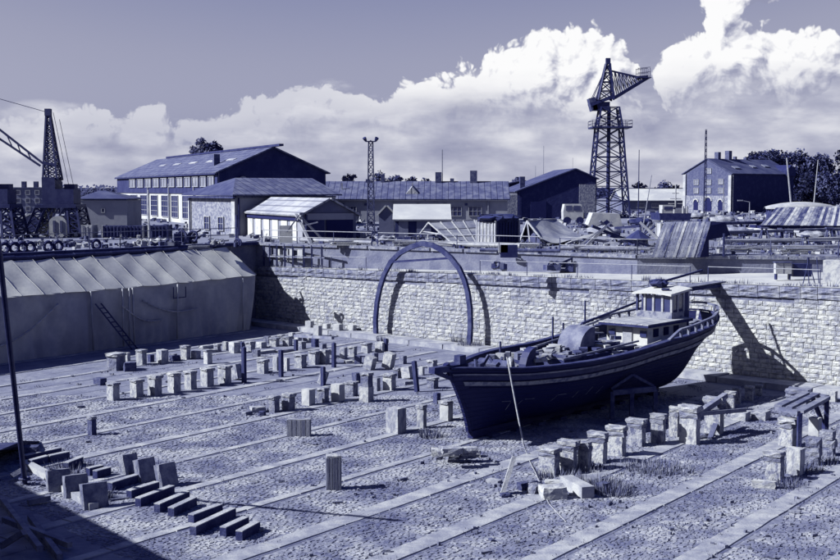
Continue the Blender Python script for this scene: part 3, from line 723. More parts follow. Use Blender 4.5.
BL = [(24, 463, 60, 455, 'long beam at the very left of the beam row'), (30, 468, 48, 463, 'short beam before the leaning slabs'), (48, 463.5, 68, 459, 'beam partly behind the leftmost leaning slab'), (66, 470.5, 81, 464.5, 'short beam end right behind the leftmost leaning slab'),
      (88, 476, 102, 473, 'small stub beam behind the middle leaning slab'), (95, 479, 109, 475, 'small stub beam behind the rightmost leaning slab'), (110, 491, 142, 481, 'long beam ending at the tilted slabs'), (129, 499, 157, 490, 'pale topped beam second after the grey plank'),
      (138, 507, 172, 494, 'long thick beam below the tilted slabs'), (157, 513, 187, 500, 'thick beam right of the long thick beam'), (171, 517, 194, 506, 'short beam beside its own shadow near lower left'), (191, 524, 220, 513, 'pale topped beam above the longest beam'), (193, 536, 233, 517, 'longest dark beam at bottom left'),
      (223, 537, 246, 526, 'second last beam of the row at the bottom'), (239, 541, 257, 531, 'last short beam of the row at the bottom')]
for i, (a, b, c, d, lb) in enumerate(BL): beam(a, b, c, d, .22, .27, lb, 'timber', 'timber beams laid out at lower left', top='wood')
beam(107, 500, 131, 497, .5, .06, 'thin grey plank lying flat before the beams', 'plank', name='flat_plank', cat='plank')
for i, (a, b, c, d) in enumerate([(24, 466, 50, 480), (50, 480, 72, 496), (72, 496, 94, 510)]):
    beam(a, b, c, d, .3, .22, ('upper', 'middle', 'lower')[i] + ' length of the pale kerb along the shaded corner', 'wood', 'pale kerb along the shaded corner', name='kerb_length', cat='kerb')
# dark timbers lying in the shaded corner
for i, (a, b, c, d, z, z1) in enumerate([(0, 500, 40, 552, .1, .5), (2, 549, 24, 535, .1, .6), (12, 478, 26, 470, .1, .4), (30, 520, 60, 560, .1, .1), (28, 505, 50, 500, .05, .1), (60, 482, 68, 492, .1, .1), (4, 522, 70, 548, .3, .1)]):
    beam(a, b, c, d, .16, .16, ['long sloping plank', 'short propped plank', 'upper loose stick', 'plank lying towards the view', 'flat board piece', 'thin stick by the kerb', 'long joist across the debris'][i] + ' in the shaded lower left corner', 'plank', 'loose timbers in the shaded corner', z=z, z1=z1, cat='plank', name='loose_plank')
# leaning pole
mb = MB(); a = P(25, 484, 0); b = Q(-2, 240, 33.5); mb.tube(a, a + (b - a) * 1.0, .085, 10, .08)
t = thing('leaning_pole', 'tall dark steel pole leaning left at the left edge of the view', 'pole', a); wpart('shaft', mb, M['steel'], t)
mb = MB(); mb.ring(a + (b - a) * .02 + Vector((0, 0, .05)), (0, 0, 1), .16, .05); wpart('foot_collar', mb, M['steel'], t)
# shed roof corner at far left
mb = MB(); a = [P(-40, 400, .9), P(2, 436, .5), P(22, 447, .1), P(10, 452, 0), P(-40, 452, 0)]
mb.prism([P(-30, 462, .9), P(0, 450, .7), P(20, 450, .05), P(-30, 452, .05)], Vector((.3, 1.6, 0))); single('board_ramp', 'dark sloping board ramp behind the leaning pole at the left edge', 'ramp', mb, M['timber'], world=True)
# rubble by the pedestals and by the bow
def chunk(x, y, w, h, label, m='stone', yaw=20, dep=.8, rx=0, z=0, name='stone_chunk', cat='stone', group=None):
    p = P(x, y, z); sc = p.y / 1200; cnt[0] += 1
    o = link(name, rbm('c', cnt[0], m), None, p, R(yaw), label=label, category=cat, group=group); o.scale = (w * sc, w * sc * dep, h * sc); o.rotation_euler = (R(rx), 0, R(yaw)); return o
chunk(553, 498, 26, 13, 'big square pale stone in the rubble before the nearest pedestal', 'conc', 10, .8)
chunk(534, 493, 16, 11, 'small tilted stone left of the big square rubble stone', 'stone', 50, .7, 15)
chunk(523, 490, 11, 8, 'dark small stone between the leaning plank and rubble', 'rust', 30)
chunk(554, 484, 20, 4, 'flat thin slab behind the big square rubble stone', 'conc', -8, .5)
chunk(603, 490, 13, 8, 'dark broken lump in the weeds right of the rubble', 'rust', 40)
chunk(764, 488, 25, 8, 'low fallen slab at the foot of the nearest right hand pedestal', 'conc', -20, .35)
chunk(698, 438, 16, 4, 'flat stone between the two bright pedestals', 'stone', 10)
beam(566, 487, 588, 499, .45, .4, 'fallen grey baulk lying right of the big square stone', 'wood', cat='baulk', name='fallen_baulk')
mb = MB(); a = P(502, 495); mb.bar(a, a + Vector((.42, .35, 1.2)), .36, .14, up=(1, 0, 0)); single('leaning_plank', 'upright plank leaning in the rubble before the row of pedestals', 'plank', mb, M['wood'], world=True)
chunk(505, 497, 10, 4, 'dark foot stone under the leaning rubble plank', 'rust', 10)
beam(488, 482, 500, 484, .3, .12, 'short pale plank left of the leaning rubble plank', 'wood', cat='plank', name='short_plank')
for i, (x, y, w, h, z) in enumerate([(440, 456, 18, 8, 0), (457, 458, 22, 8, 0), (474, 457, 14, 7, 0), (449, 455, 24, 8, .28), (468, 455, 16, 7, .28), (452, 453, 22, 6, .56), (470, 452, 16, 5, .52), (435, 452, 12, 6, 0)]):
    chunk(x, y, w, h, f'{ORD[i]} stone, counted from the lowest left, in the heap under the stem', ('conc', 'stone', 'cap')[i % 3], rnd.uniform(-20, 20), .7, 0, z, 'heap_stone', 'stone', 'stones heaped under the stem')
for i, (x, y, w, h) in enumerate([(258, 412, 15, 6), (247, 415, 10, 4), (262, 416, 8, 5)]):
    chunk(x, y, w, h, ('larger', 'flatter', 'darker')[i] + ' broken stone beside the left end of the front middle row', ('conc', 'stone', 'rust')[i], 20 + 30 * i)
for i, (x, y, w, h) in enumerate([(207, 349, 16, 4), (214, 352, 14, 3), (265, 353, 22, 3), (285, 352, 18, 3), (352, 363, 16, 3), (408, 385, 10, 4), (130, 371, 13, 9), (175, 361, 11, 6)]):
    chunk(x, y, w, h, ['flat slab lying left among the back row', 'second flat slab among the back row', 'long flat slab right of the back row posts', 'low slab behind the dark slim post', 'flat slab right of the cross beam post', 'small flat stone by the thick leaning post', 'dark log end beside the big dark square block', 'dark low frame between two back row blocks'][i], ['cap', 'conc', 'conc', 'stone', 'conc', 'stone', 'rust', 'rust'][i], rnd.uniform(20, 50), .5)
# beams on posts / frames
mb = MB()
mb.bar(P(295, 351, 0) + Vector((0, 0, .95)), P(333, 367, 0) + Vector((0, 0, 1.65)), .16, .16); single('cross_beam', 'thin cross beam spanning two dark posts over the back rows', 'beam', mb, M['plank'], world=True)
# timbers over the two bright pedestals
a, b = P(688, 444), P(712, 434)
mb = MB(); mb.bar(a + Vector((.1, 0, 1.0)), b + Vector((.6, .3, 1.55)), .22, .22); single('prop_beam', 'steep timber beam tying the two bright pedestals together', 'beam', mb, M['plank'], world=True)
mb = MB(); mb.bar(a + Vector((.2, .2, 1.15)), b + Vector((1.4, .3, .95)), .2, .16); single('prop_beam', 'flat timber beam reaching right past the bright pedestals', 'beam', mb, M['plank'], world=True)
mb = MB(); mb.bar(P(710, 440, 0) + Vector((0, 0, .05)), P(722, 428, 0) + Vector((0, 0, .9)), .2, .12); single('prop_beam', 'thin brace standing at the foot of the upper bright pedestal', 'beam', mb, M['plank'], world=True)
# timber platform at right
t = thing('timber_platform', 'low open timber platform frame resting on pedestals near the right edge', 'platform', P(800, 440))
zt_ = 1.42; c4 = [P(777, 444, 0), P(799, 449, 0), P(826, 432, 0), P(806, 428, 0)]; c4 = [Vector((p.x, p.y, zt_)) for p in c4]
for i in range(4):
    mb = MB(); mb.bar(c4[i] + Vector((0, 0, .02 * i)), c4[(i + 1) % 4] + Vector((0, 0, .02 * i)), .3, .14); wpart('frame_beam', mb, M['plank'], t)
mb = MB(); mb.bar(c4[0].lerp(c4[1], .5) + Vector((0, 0, .1)), c4[3].lerp(c4[2], .5) + Vector((0, 0, .1)), .26, .1); wpart('frame_beam', mb, M['plank'], t)
for p in (c4[1], c4[2]):
    mb = MB(); mb.bar(p - Vector((0, 0, zt_)), p, .16, .16); wpart('leg', mb, M['timber'], t)
mb = MB(); mb.bar(c4[2] - Vector((0, 0, zt_)), c4[2].lerp(c4[3], .7) - Vector((0, 0, .1)), .14, .14); wpart('brace', mb, M['timber'], t)
# litter of small stones and sticks on the floor
lm = MB()
for _ in range(420):
    x, y = rnd.uniform(0, 840), rnd.uniform(340, 560)
    if x < 220 and y > 455: continue
    if x < 250 and y < 375: continue
    p = P(x, y)
    if before_wall(p) > -2: continue
    if rnd.random() < .5 and x < 420 and y > 420: continue
    a = rnd.uniform(0, 3.14); l = rnd.choice((.06, .08, .12, .2, .35)); lm.box(p.x, p.y, .06, l, rnd.uniform(.05, .12), rnd.uniform(.04, .1), rz=a)
link('litter', lm.mesh('litter', M['stone']), kind='stuff', label='small broken stones and splinters scattered over the dock floor')
# ================================================================ THE BOAT
SL = 17.3; PHI = R(49.5); XS = 1.09; FOOT = P(470, 440)
boat = thing('old_wooden_boat', 'black hulled old wooden boat propped on blocks in the dry dock', 'boat', FOOT, PHI); boat.scale.x = XS
def lerp_tab(tab, t):
    for (a, x), (b, y) in zip(tab, tab[1:]):
        if t <= b:
            f = (t - a) / (b - a); f = f * f * (3 - 2 * f) * .5 + f * .5
            return x + (y - x) * f
    return tab[-1][1]
def bh(t):   # half breadth at the sheer
    if t < .3: return max(.06, 2.6 * (1 - (1 - t / .3) ** 2.0))
    if t < .72: return 2.6
    f = (t - .72) / .28; return max(.02, 2.6 * math.sqrt(max(0, 1 - f ** 3.2)) * (1 - .12 * f))
def zs(t): return lerp_tab([(0, 3.0), (.12, 2.82), (.4, 2.86), (.65, 3.1), (.85, 3.35), (1, 3.75)], t)
def zk(t): return .35 + (0 if t < .76 else ((t - .76) / .24) ** 1.5 * 2.45)
def hx(t, h): return t * SL - 1.35 * (h ** 1.4) * max(0, 1 - t / .25) ** 1.5 + (h - .0) * .5 * max(0, (t - .9) / .1) * .6
def hp(t, h, side, out=0.0):
    """point of the hull side: t along, h 0 keel .. 1 sheer, side -1 camera side"""
    full = .42 + .75 * max(0, 1 - t / .22) + .9 * max(0, (t - .78) / .22)
    y = bh(t) * (h ** full) * (1 if h > 0 else 0) + .06
    return Vector((hx(t, h), side * (y + out), zk(t) + (zs(t) - zk(t)) * h))
for side in (-1, 1):
    mb = MB(); mb.smooth = True
    mb.grid(lambda i, j: hp(i, j ** 1.3 if j < 1 else 1, side), 54, 14)
    if side < 0: mb.f = [f[::-1] for f in mb.f]
    o = part('hull_side', mb, M['hull'], boat); o['label'] = 'black painted hull side ' + ('facing the camera' if side < 0 else 'facing the wall')
mb = MB(); mb.grid(lambda i, j: Vector((hx(i, 0), (j * 2 - 1) * .08, zk(i) - .0)), 54, 1)
for i in range(38): mb.obox((i * .36 + .2, 0, .22), (.19, 0, 0), (0, .13, 0), (0, 0, .15))
part('keel', mb, M['hull'], boat)
mb = MB(); mb.path([Vector((hx(0, h / 10) - .06, 0, zk(0) + (zs(0) - zk(0) + .25) * h / 10)) for h in range(11)], .13, 6); part('stem', mb, M['hull'], boat)
# strakes and rails following the hull
def strake(name, hoff, hgt, out, m, t0=0.0, t1=1.0, sides=(-1, 1), n=60):
    for side in sides:
        mb = MB(); vs = []; 
        for i in range(n + 1):
            t = t0 + (t1 - t0) * i / n; H = zs(t) - zk(t)
            a, b = hp(t, 1 - hoff / H, side, out), hp(t, 1 - (hoff + hgt) / H, side, out)
            a2, b2 = hp(t, 1 - hoff / H, side, -.02), hp(t, 1 - (hoff + hgt) / H, side, -.02)
            vs += [a2, a, b, b2]
        fs = []
        for i in range(n):
            for j in range(3):
                f = (4 * i + j, 4 * i + 4 + j, 4 * i + 5 + j, 4 * i + 1 + j); fs.append(f if side < 0 else f[::-1])
        mb.add(vs, fs); part(name, mb, m, boat)
strake('rubbing_strake', .52, .17, .06, M['stripe'], .012, .99)
strake('upper_strake', .17, .07, .07, M['plank'], .0, 1)
strake('lower_strake', .78, .05, .04, M['hull'], .02, .97)
for side in (-1, 1):    # cap rail
    mb = MB(); vs = []; n = 60
    for i in range(n + 1):
        p = hp(i / n, 1, side); c = Vector((p.x, p.y, p.z)); yin = side * max(0, abs(p.y) - .2)
        vs += [c + Vector((0, side * .1, .03)), Vector((c.x, yin, c.z + .03)), Vector((c.x, yin, c.z + .1)), c + Vector((0, side * .1, .1))]
    mb.add(vs, [(4 * i + j, 4 * i + 4 + j, 4 * i + 4 + (j + 1) % 4, 4 * i + (j + 1) % 4) for i in range(n) for j in range(4)]); part('cap_rail', mb, M['timber'], boat)
# inner bulwark and deck
def zd(t): return zs(t) - .42
mb = MB(); mb.grid(lambda i, j: Vector((max(hx(i, .85), -.5) , (j * 2 - 1) * max(.02, bh(i) - .06), zd(i) + .0)), 40, 6); part('deck', mb, M['deck'], boat)
mb = MB()
for k in range(-10, 11):
    y = k * .21
    for q in range(44):
        t0, t1 = q / 44, (q + 1) / 44
        if bh(t0) - .15 > abs(y) + .1 and bh(t1) - .15 > abs(y) + .1 and rnd.random() < .96:
            a, b = Vector((t0 * SL, y, zd(t0) + .025)), Vector((t1 * SL - .02, y, zd(t1) + .025)); mb.obox((a + b) / 2, (b - a) / 2, (0, .095, 0), (0, 0, .012))
part('deck_board', mb, M['deck'], boat, kind='stuff')
for side in (-1, 1):
    mb = MB()
    mb.grid(lambda i, j: Vector((hx(i * .98 + .01, .95), side * max(.02, bh(i * .98 + .01) - .04), zd(i * .98 + .01) + j * .46)), 50, 1); part('bulwark', mb, M['steel'], boat)
# stub bowsprit and knees
mb = MB(); z0 = zs(0); mb.bar((-.3, 0, z0 + .02), (-2.2, 0, z0 + .08), .3, .24); mb.bar((-.8, 0, z0 - .5), (-1.9, 0, z0 - .05), .16, .14); part('bowsprit_stub', mb, M['timber'], boat)
mb = MB(); mb.box(-.6, 0, z0 + .3, .35, .3, .4); part('bow_fitting', mb, M['timber'], boat)
def D(x): return zd(x / SL)
# stern rail
for side in (-1,):
    pass
pts = []
for i in range(0, 41):
    f = i / 40
    if f <= .5: t = .60 + f * 2 * .398; s_ = -1
    else: t = .998 - (f - .5) * 2 * .398; s_ = 1
    p = hp(t, 1, s_, -.02); pts.append(Vector((p.x, p.y if t < .995 else p.y * .8, p.z + .45 * min(1, (t - .585) * 14))))
mb = MB()
for a, b in zip(pts, pts[1:]): mb.bar(a, b, .14, .09)
part('stern_rail', mb, M['plank'], boat)
for i in range(1, 40, 2):
    p = pts[i]; mb = MB(); mb.bar(Vector((p.x, p.y, p.z - .45 * min(1, (p.x / SL - .58) * 12))), p, .1, .1); part('stanchion', mb, M['plank'], boat)
# deckhouse and wheelhouse
hx0, hx1 = 10.9, 14.4
zb = D(11)
mb = MB(); mb.box((hx0 + hx1) / 2, -.1, zb + .5, hx1 - hx0, 2.2, 1.0); dh = part('deckhouse', mb, M['cabin'], boat)
dh['label'] = 'low white painted deckhouse with peeling boards'
mb = MB()
for i in range(9):
    y = -1.3 + i * .3; mb.box((hx0 + hx1) / 2 - .1, y, zb + 1.06 + rnd.uniform(-.008, .008), hx1 - hx0 + .45, .28, .05)
part('roof_board', mb, M['wood'], dh, kind='stuff')
mb = MB(); mb.box(hx0 - .3, -.1, zb + .98, .1, 2.7, .1); mb.box((hx0 + hx1) / 2, -1.42, zb + .98, hx1 - hx0 + .3, .08, .12); part('roof_edge', mb, M['timber'], dh)
for i, x in enumerate((11.6, 12.5, 13.4)):
    mb = MB(); mb.box(x, -1.21, zb + .6, .42, .06, .38); part('window', mb, M['black'], dh)
for y in (-1.0, .7):
    mb = MB(); mb.box(hx0 - .02, y, zb + .6, .06, .34, .3); part('window', mb, M['glass'], dh)
mb = MB(); mb.box(hx0 - .02, -.15, zb + .45, .07, .5, .8); part('door', mb, M['wood'], dh)
wx0, wx1, wy, wz = 13.3, 14.9, 1.15, zb + 1.08
wh = link('wheelhouse', None, boat); wh.scale.y = .86
wh['label'] = 'wheelhouse with empty window openings and a peeling white roof'
mb = MB(); mb.box((wx0 + wx1) / 2, -.05, wz - .15, wx1 - wx0, wy * 2, .95)
mb.box((wx0 + wx1) / 2 + .5, -.05, wz - .7, wx1 - wx0 - .4, wy * 2, .5); part('lower_wall', mb, M['stripe'], wh)
for (x, y) in [(wx0 + .05, y) for y in (-1.15, -.58, 0, .55, 1.05)] + [(wx1 - .05, y) for y in (-1.15, -.3, .4, 1.05)] + [(x, s) for x in (13.85, 14.4) for s in (-1.15, 1.05)]:
    mb = MB(); mb.box(x, y, wz + .78, .12, .12, .95); part('window_post', mb, M['wood'] if y < .9 else M['timber'], wh)
mb = MB(); mb.box(14.15, -.05, wz + .35, 1.5, 2.3, .1); mb.box(14.5, .2, wz + .65, .7, 1.2, .6); part('inner_bench', mb, M['timber'], wh)
mb = MB(); mb.box(wx0 + .1, -1.17, wz + 1.0, .05, .0, .0); 
for y in (-.86, -.29, .28): 
    mb = MB(); mb.box(wx0 + .05, y, wz + .72, .03, .44, .8); part('pane', mb, M['glass'], wh)
for x in (13.6, 14.12):
    mb = MB(); mb.box(x, -1.15, wz + .72, .45, .03, .8); part('pane', mb, M['glass'], wh)
mb = MB(); mb.box(14.65, -1.17, wz + .35, .45, .07, 1.75); part('door', mb, M['timber'], wh)
mb = MB(); n = 6
vs = []; 
for i in range(n + 1):
    for j in range(n + 1):
        x = wx0 - .2 + (wx1 - wx0 + .35) * i / n; y = -1.28 + 2.5 * j / n; vs.append((x, y, wz + 1.22 + .08 * (1 - ((j / n - .5) * 2) ** 2) + .03 * i))
o = len(vs); vs2 = vs + [(x, y, z - .1) for x, y, z in vs]
fs = [(i * (n + 1) + j, (i + 1) * (n + 1) + j, (i + 1) * (n + 1) + j + 1, i * (n + 1) + j + 1) for i in range(n) for j in range(n)]
mb.add(vs2, fs + [tuple(o + k for k in f[::-1]) for f in fs] + [(i, i + 1, o + i + 1, o + i) for i in range(n)] + [(n * (n + 1) + i + 1, n * (n + 1) + i, o + n * (n + 1) + i, o + n * (n + 1) + i + 1) for i in range(n)]
       + [((i + 1) * (n + 1), i * (n + 1), o + i * (n + 1), o + (i + 1) * (n + 1)) for i in range(n)] + [(i * (n + 1) + n, (i + 1) * (n + 1) + n, o + (i + 1) * (n + 1) + n, o + i * (n + 1) + n) for i in range(n)])
part('roof', mb, M['roofp'], wh)
mb = MB(); mb.smooth = False
RL = rough_box(5, 4, 2, .16, 77, .3)
mb.add([(14.3 + x * .7, .4 + y * .8, wz + 1.45 + z * .36) for x, y, z in RL.v], RL.f); part('roof_tarp', mb, M['tarp_d'], wh)
mb = MB(); mb.box(13.7, -.5, wz + 1.4, .3, .4, .08, rz=.5); part('roof_debris', mb, M['rust'], wh)
# hatches, covers, gear
mb = MB(); k = 9; prof = [(0, 0)] + [(1.45 * math.sin(a * math.pi / 2 / k), 1.25 * math.cos(a * math.pi / 2 / k)) for a in range(k + 1)] 
prof = [(0, 0), (0, 1.2)] + [(1.15 * math.sin(a * math.pi / 2 / k), 1.2 * math.cos(a * math.pi / 2 / k) ** .8 if a < k else 0) for a in range(1, k + 1)]
hc = 7.6
mb.prism([(hc - p * 1.0, -.6, D(hc) + .25 + q) for p, q in prof][::-1], (0, 1.2, 0)); mb.smooth = False
part('companion_hood', mb, M['plank'], boat)['label'] = 'curved grey sheet metal hood over the companionway'
mb = MB(); mb.box(6.6, -.1, D(6.6) + .2, 4.6, 2.5, .4); part('main_hatch', mb, M['timber'], boat)
for i in range(11):
    mb = MB(); mb.box(4.5 + i * .4 + rnd.uniform(-.03, .03), -.1 + rnd.uniform(-.1, .1), D(6.6) + .43, .34, 2.3, .06, rz=rnd.uniform(-.05, .05)); 
    if i < 4 or i > 8: part('hatch_board', mb, M['plank'], boat)
mb = MB(); mb.box(8.9, -.15, D(9) + .18, 1.7, 2.6, .3); part('aft_hatch', mb, M['timber'], boat)
mb = MB()
for i in range(7): mb.box(8.9 + rnd.uniform(-.1, .1), -1.25 + i * .36, D(9) + .37, 1.7, .3, .06, rz=rnd.uniform(-.06, .06))
part('hatch_board', mb, M['deck'], boat, kind='stuff')
# anchor windlass with a coil of rope, dark fin shaped cover
mb = MB(); mb.tube((1.5, -.75, D(1.5) + .45), (1.5, .75, D(1.5) + .45), .2, 10); mb.box(1.5, -.4, D(1.5) + .2, .4, .12, .5); mb.box(1.5, .4, D(1.5) + .2, .4, .12, .5); part('windlass', mb, M['rust'], boat)
mb = MB()
for q in range(5): mb.ring((1.55 + q * .03, -.85 + q * .05, D(1.5) + .52), (.5, -1, .15), .2 + .025 * (q % 3), .05, 12, 5)
part('rope_coil', mb, M['rope'], boat)
mb = MB(); mb.prism([(2.3, -.9, D(2) + .15)] + [(2.3 + .7 * (1 - math.cos(a * math.pi / 10)), -.9, D(2) + .15 + .95 * math.sin(a * math.pi / 10)) for a in range(0, 6)] + [(3.0, -.9, D(2) + .15)], (0, .35, 0)); part('winch_cover', mb, M['tarp_d'], boat)
# loose things lying on the deck: booms, planks, boxes
for i, (x0, y0, x1, y1, h0, h1, r, mm) in enumerate([(3.2, .9, 7.6, 1.4, .5, .7, .05, 'plank'), (4.0, -1.5, 9.6, -1.55, .5, .52, .05, 'plank'), (9.6, 1.5, 14.8, 1.5, 1.1, 1.5, .06, 'timber'), (8.6, 1.2, 12.0, 1.5, 1.0, 1.15, .06, 'wood'), (3.6, .3, 6.8, .7, .55, .6, .05, 'wood'), (9.2, -1.9, 12.8, -1.7, .3, .3, .05, 'wood'), (3, -1.1, 5, -.4, .6, .62, .05, 'plank')]):
    mb = MB(); mb.tube((x0, y0, D(x0) + h0), (x1, y1, D(x1) + h1), r, 7); part('loose_spar', mb, M[mm], boat)
for i in range(64):
    x = rnd.uniform(2.6, 9.8); y = rnd.uniform(-1.6, 1.6); mb = MB(); mb.box(x, y, D(x) + .2 + (.35 if abs(y) < 1.2 else 0), rnd.uniform(.2, .9), rnd.uniform(.1, .4), rnd.uniform(.08, .3), rz=rnd.uniform(0, 3)); part('deck_clutter', mb, M[rnd.choice(['plank', 'rust', 'wood', 'timber', 'white'])], boat)
mb = MB(); mb.box(9.6, 1.4, D(10) + .35, 1.3, .7, .5); part('engine_box', mb, M['timber'], boat)
mb = MB(); mb.box(9.5, 1.3, D(10) + .66, 1.8, 1.0, .07, ry=.06); part('engine_box_lid', mb, M['plank'], boat)
mb = MB(); mb.box(10.2, 1.7, D(12) + .4, 1.6, .4, .5); part('side_locker', mb, M['wood'], boat)
for x, h in ((7.7, 1.7), (10.2, 2.1), (4.0, 1.0), (8.5, 1.3)):
    mb = MB(); mb.tube((x, 1.75, D(x)), (x, 1.75, D(x) + h), .05, 6); part('deck_post', mb, M['timber'], boat)
mb = MB()
for q in range(6): mb.tube((.0 + q * .45, .35 * (q % 3 - 1), D(.5)), (.2 + q * .4, .3 * (q % 2) - .1, D(.5) + rnd.uniform(.5, .8)), .07, 6)
mb.box(.6, .2, D(.6) + .3, .6, .5, .4, rz=.4); part('bow_gear', mb, M['rust'], boat)
# pale scratches and draft scars on the camera side of the hull
for (t, h0, dt, dh_) in ((.1, .42, -.006, -.14), (.125, .44, -.012, -.13), (.13, .45, .02, .0), (.2, .46, -.008, -.1), (.26, .5, -.01, -.12), (.31, .52, -.01, -.14), (.2, .47, .02, .01), (.36, .48, -.012, -.13), (.08, .44, .02, 0)):
    mb = MB(); pts_ = [hp(t + dt * i / 5, h0 + dh_ * i / 5, -1, .012) for i in range(6)]
    for a, b in zip(pts_, pts_[1:]): mb.bar(a, b, .025, .012)
    part('scrape_mark', mb, M['stripe'], boat)
# mooring line hanging from the bow to the floor
mb = MB(); Rz = Matrix.Rotation(PHI, 4, 'Z') @ Matrix.Diagonal((XS, 1, 1, 1))
a = Q(507, 357, 47.3); b = P(524, 447)
pts_ = [a.lerp(b, i / 12) + Vector((0, 0, -.05 * math.sin(math.pi * i / 12))) for i in range(13)]
tail_ = [b, P(530, 462, .03), P(536, 474, .1), P(541, 486, .05), P(549, 504, .03), P(566, 522, .03)]
mb.path(pts_, .038, 6); mb.path(tail_, .014, 5); single('mooring_rope', 'pale mooring rope hanging from the bow down to the cobbles', 'rope', mb, M['rope'], world=True)
# gangway from wheelhouse roof side to the quay edge
tt = (P(705, 283, 5.1) - W0).dot(E_); b = wallpt(tt, -.1, ztop(tt) + .05); a = b - N_ * 5.0; a.z = 4.95
gw = thing('gangway', 'plank gangway from the wall edge to the back of the wheelhouse roof', 'gangway', a)
d = (b - a).normalized(); sd2 = d.cross(Vector((0, 0, 1))).normalized()
for q in (-1, 0, 1):
    mb = MB(); mb.bar(a + sd2 * q * .24, b + d * .7 + sd2 * q * .24, .22, .06); wpart('plank', mb, M['plank'], gw)
for q in (-1, 1):
    mb = MB(); mb.bar(a + sd2 * q * .36 - Vector((0, 0, .08)), b + d * .1 + sd2 * q * .36 - Vector((0, 0, .08)) - Vector((0, 0, .08)), .08, .16); wpart('side_beam', mb, M['timber'], gw)
mb = MB(); c = FOOT + Rz.to_3x3() @ Vector((14.0, .3, wz + 1.62)); mb.bar(c, c + Vector((2.7, 1.7, .55)), .1, .1); single('roof_spar', 'thin spar lying on the wheelhouse roof and pointing at the quay', 'spar', mb, M['timber'], world=True)
# shores and trestle under the hull
for i, x in enumerate((2.6, 6.2, 9.4, 12.0)):
    for side in (1,):
        t = x / SL; p = hp(t, .55, side, .03); q = Vector((p.x + .2, p.y + side * .9, 0)); p, q = (FOOT + Rz.to_3x3() @ v for v in (p, q)); p.z, q.z = p.z, 0.0
        mb = MB(); mb.bar(q, p, .2, .2); single('hull_shore', f'{ORD[i]} timber shore from the bow, propping the ' + ('near' if side < 0 else 'far') + ' side of the hull', 'shore', mb, M['timber'], world=True, group='shores propping the boat')
for i in range(9):
    p = FOOT + Rz.to_3x3() @ Vector((1.0 + i * 1.5, 0, 0)); mb = MB(); mb.box(0, 0, .06, .5, 1.0, .16, rz=0); single('keel_chock', f'{ORD[i]} low chock from the bow under the keel of the boat', 'chock', mb, M['timber'], p, PHI, 'chocks under the keel')
tr = thing('trestle', 'dark timber trestle standing in the shade under the near side of the hull', 'trestle', P(632, 418))
b0 = P(612, 420); b1 = P(655, 418); 
mb = MB(); mb.bar(b0 + Vector((0, 0, 1.2)), b1 + Vector((0, 0, 1.3)), .22, .22); wpart('top_beam', mb, M['rust'], tr)
for p in (b0, b0.lerp(b1, .45), b1):
    mb = MB(); mb.bar(p, p + Vector((0, 0, 1.25)), .18, .18); wpart('leg', mb, M['rust'], tr)
mb = MB(); mb.bar(b0 + Vector((0, .4, 1.3)), b0.lerp(b1, .5) + Vector((0, .4, 1.9)), .12, .12); mb.bar(b0.lerp(b1, .5) + Vector((0, .4, 1.9)), b1 + Vector((0, .4, 1.35)), .12, .12); wpart('brace', mb, M['rust'], tr)

# ================================================================ THE TENT
C0 = Vector((-11.75, 86.0, 0)); TD = Vector((-.575, -.818, 0)).normalized(); TB = Vector((-TD.y, TD.x, 0)) * -1   # along (towards camera left) and back
if TB.dot(V2) > 0: TB = -TB
tent = thing('long_tarpaulin_tent', 'long tarpaulin tent with scalloped pale roof covering half the dock', 'tent', C0)
TL = 46.0; NB = 30; EH, RH, BW_ = 3.92, 5.8, 3.0
def roofp(a, b, sag=.07):
    """a metres along, b 0 eave .. 1 ridge"""
    bay = TL / NB; f = (a / bay) % 1.0
    s = sag * math.sin(math.pi * f) ** .8 * math.sin(math.pi * min(1, b * .9 + .1)) + .025 * math.sin(b * 9 + a * 2.2)
    lift = .04 * (1 - abs(f - .02) * 2) if b > .96 else 0
    p = C0 + TD * a + TB * (BW_ * b)
    return Vector((p.x, p.y, EH + (RH - EH) * b - s + lift - .12 * math.sin(a * .12)))
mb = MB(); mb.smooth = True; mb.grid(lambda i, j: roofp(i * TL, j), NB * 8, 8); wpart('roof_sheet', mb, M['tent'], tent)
for k in range(NB + 1):
    mb = MB(); a = k * TL / NB; pts_ = [roofp(a, j / 8, 0) + Vector((0, 0, .03)) for j in range(9)]; mb.path(pts_, .012, 5); 
    if k < 24: wpart('roof_seam', mb, M['tent'], tent)
mb = MB()
mb.grid(lambda i, j: C0 + TD * (i * TL) + TB * (BW_ + j * 2.6) + Vector((0, 0, RH - 2.0 * j - .05)), 20, 2); wpart('rear_roof', mb, M['tarp_d'], tent)
def wallp(i, j):
    a = i * TL; z = EH * (1 - j)
    lean_ = .55 * j * max(0, 1 - a / 3.0)        # the near end tapers inward at its foot
    fold = .07 * math.sin(a * 7 + 2 * math.sin(a * 1.3)) * j + .12 * math.sin(a * .9) * math.sin(math.pi * j) + .07 * math.sin(a * 3.1 + 4 * j + math.sin(a) * 2)
    p = C0 + TD * (a + lean_) + TB * (.1 + .06 * j) - TB * fold
    return Vector((p.x, p.y, z - .1 * math.sin(a * .12) * (1 - j)))
mb = MB(); mb.smooth = True; mb.grid(wallp, 300, 14); wpart('wall_sheet', mb, M['tentw'], tent)
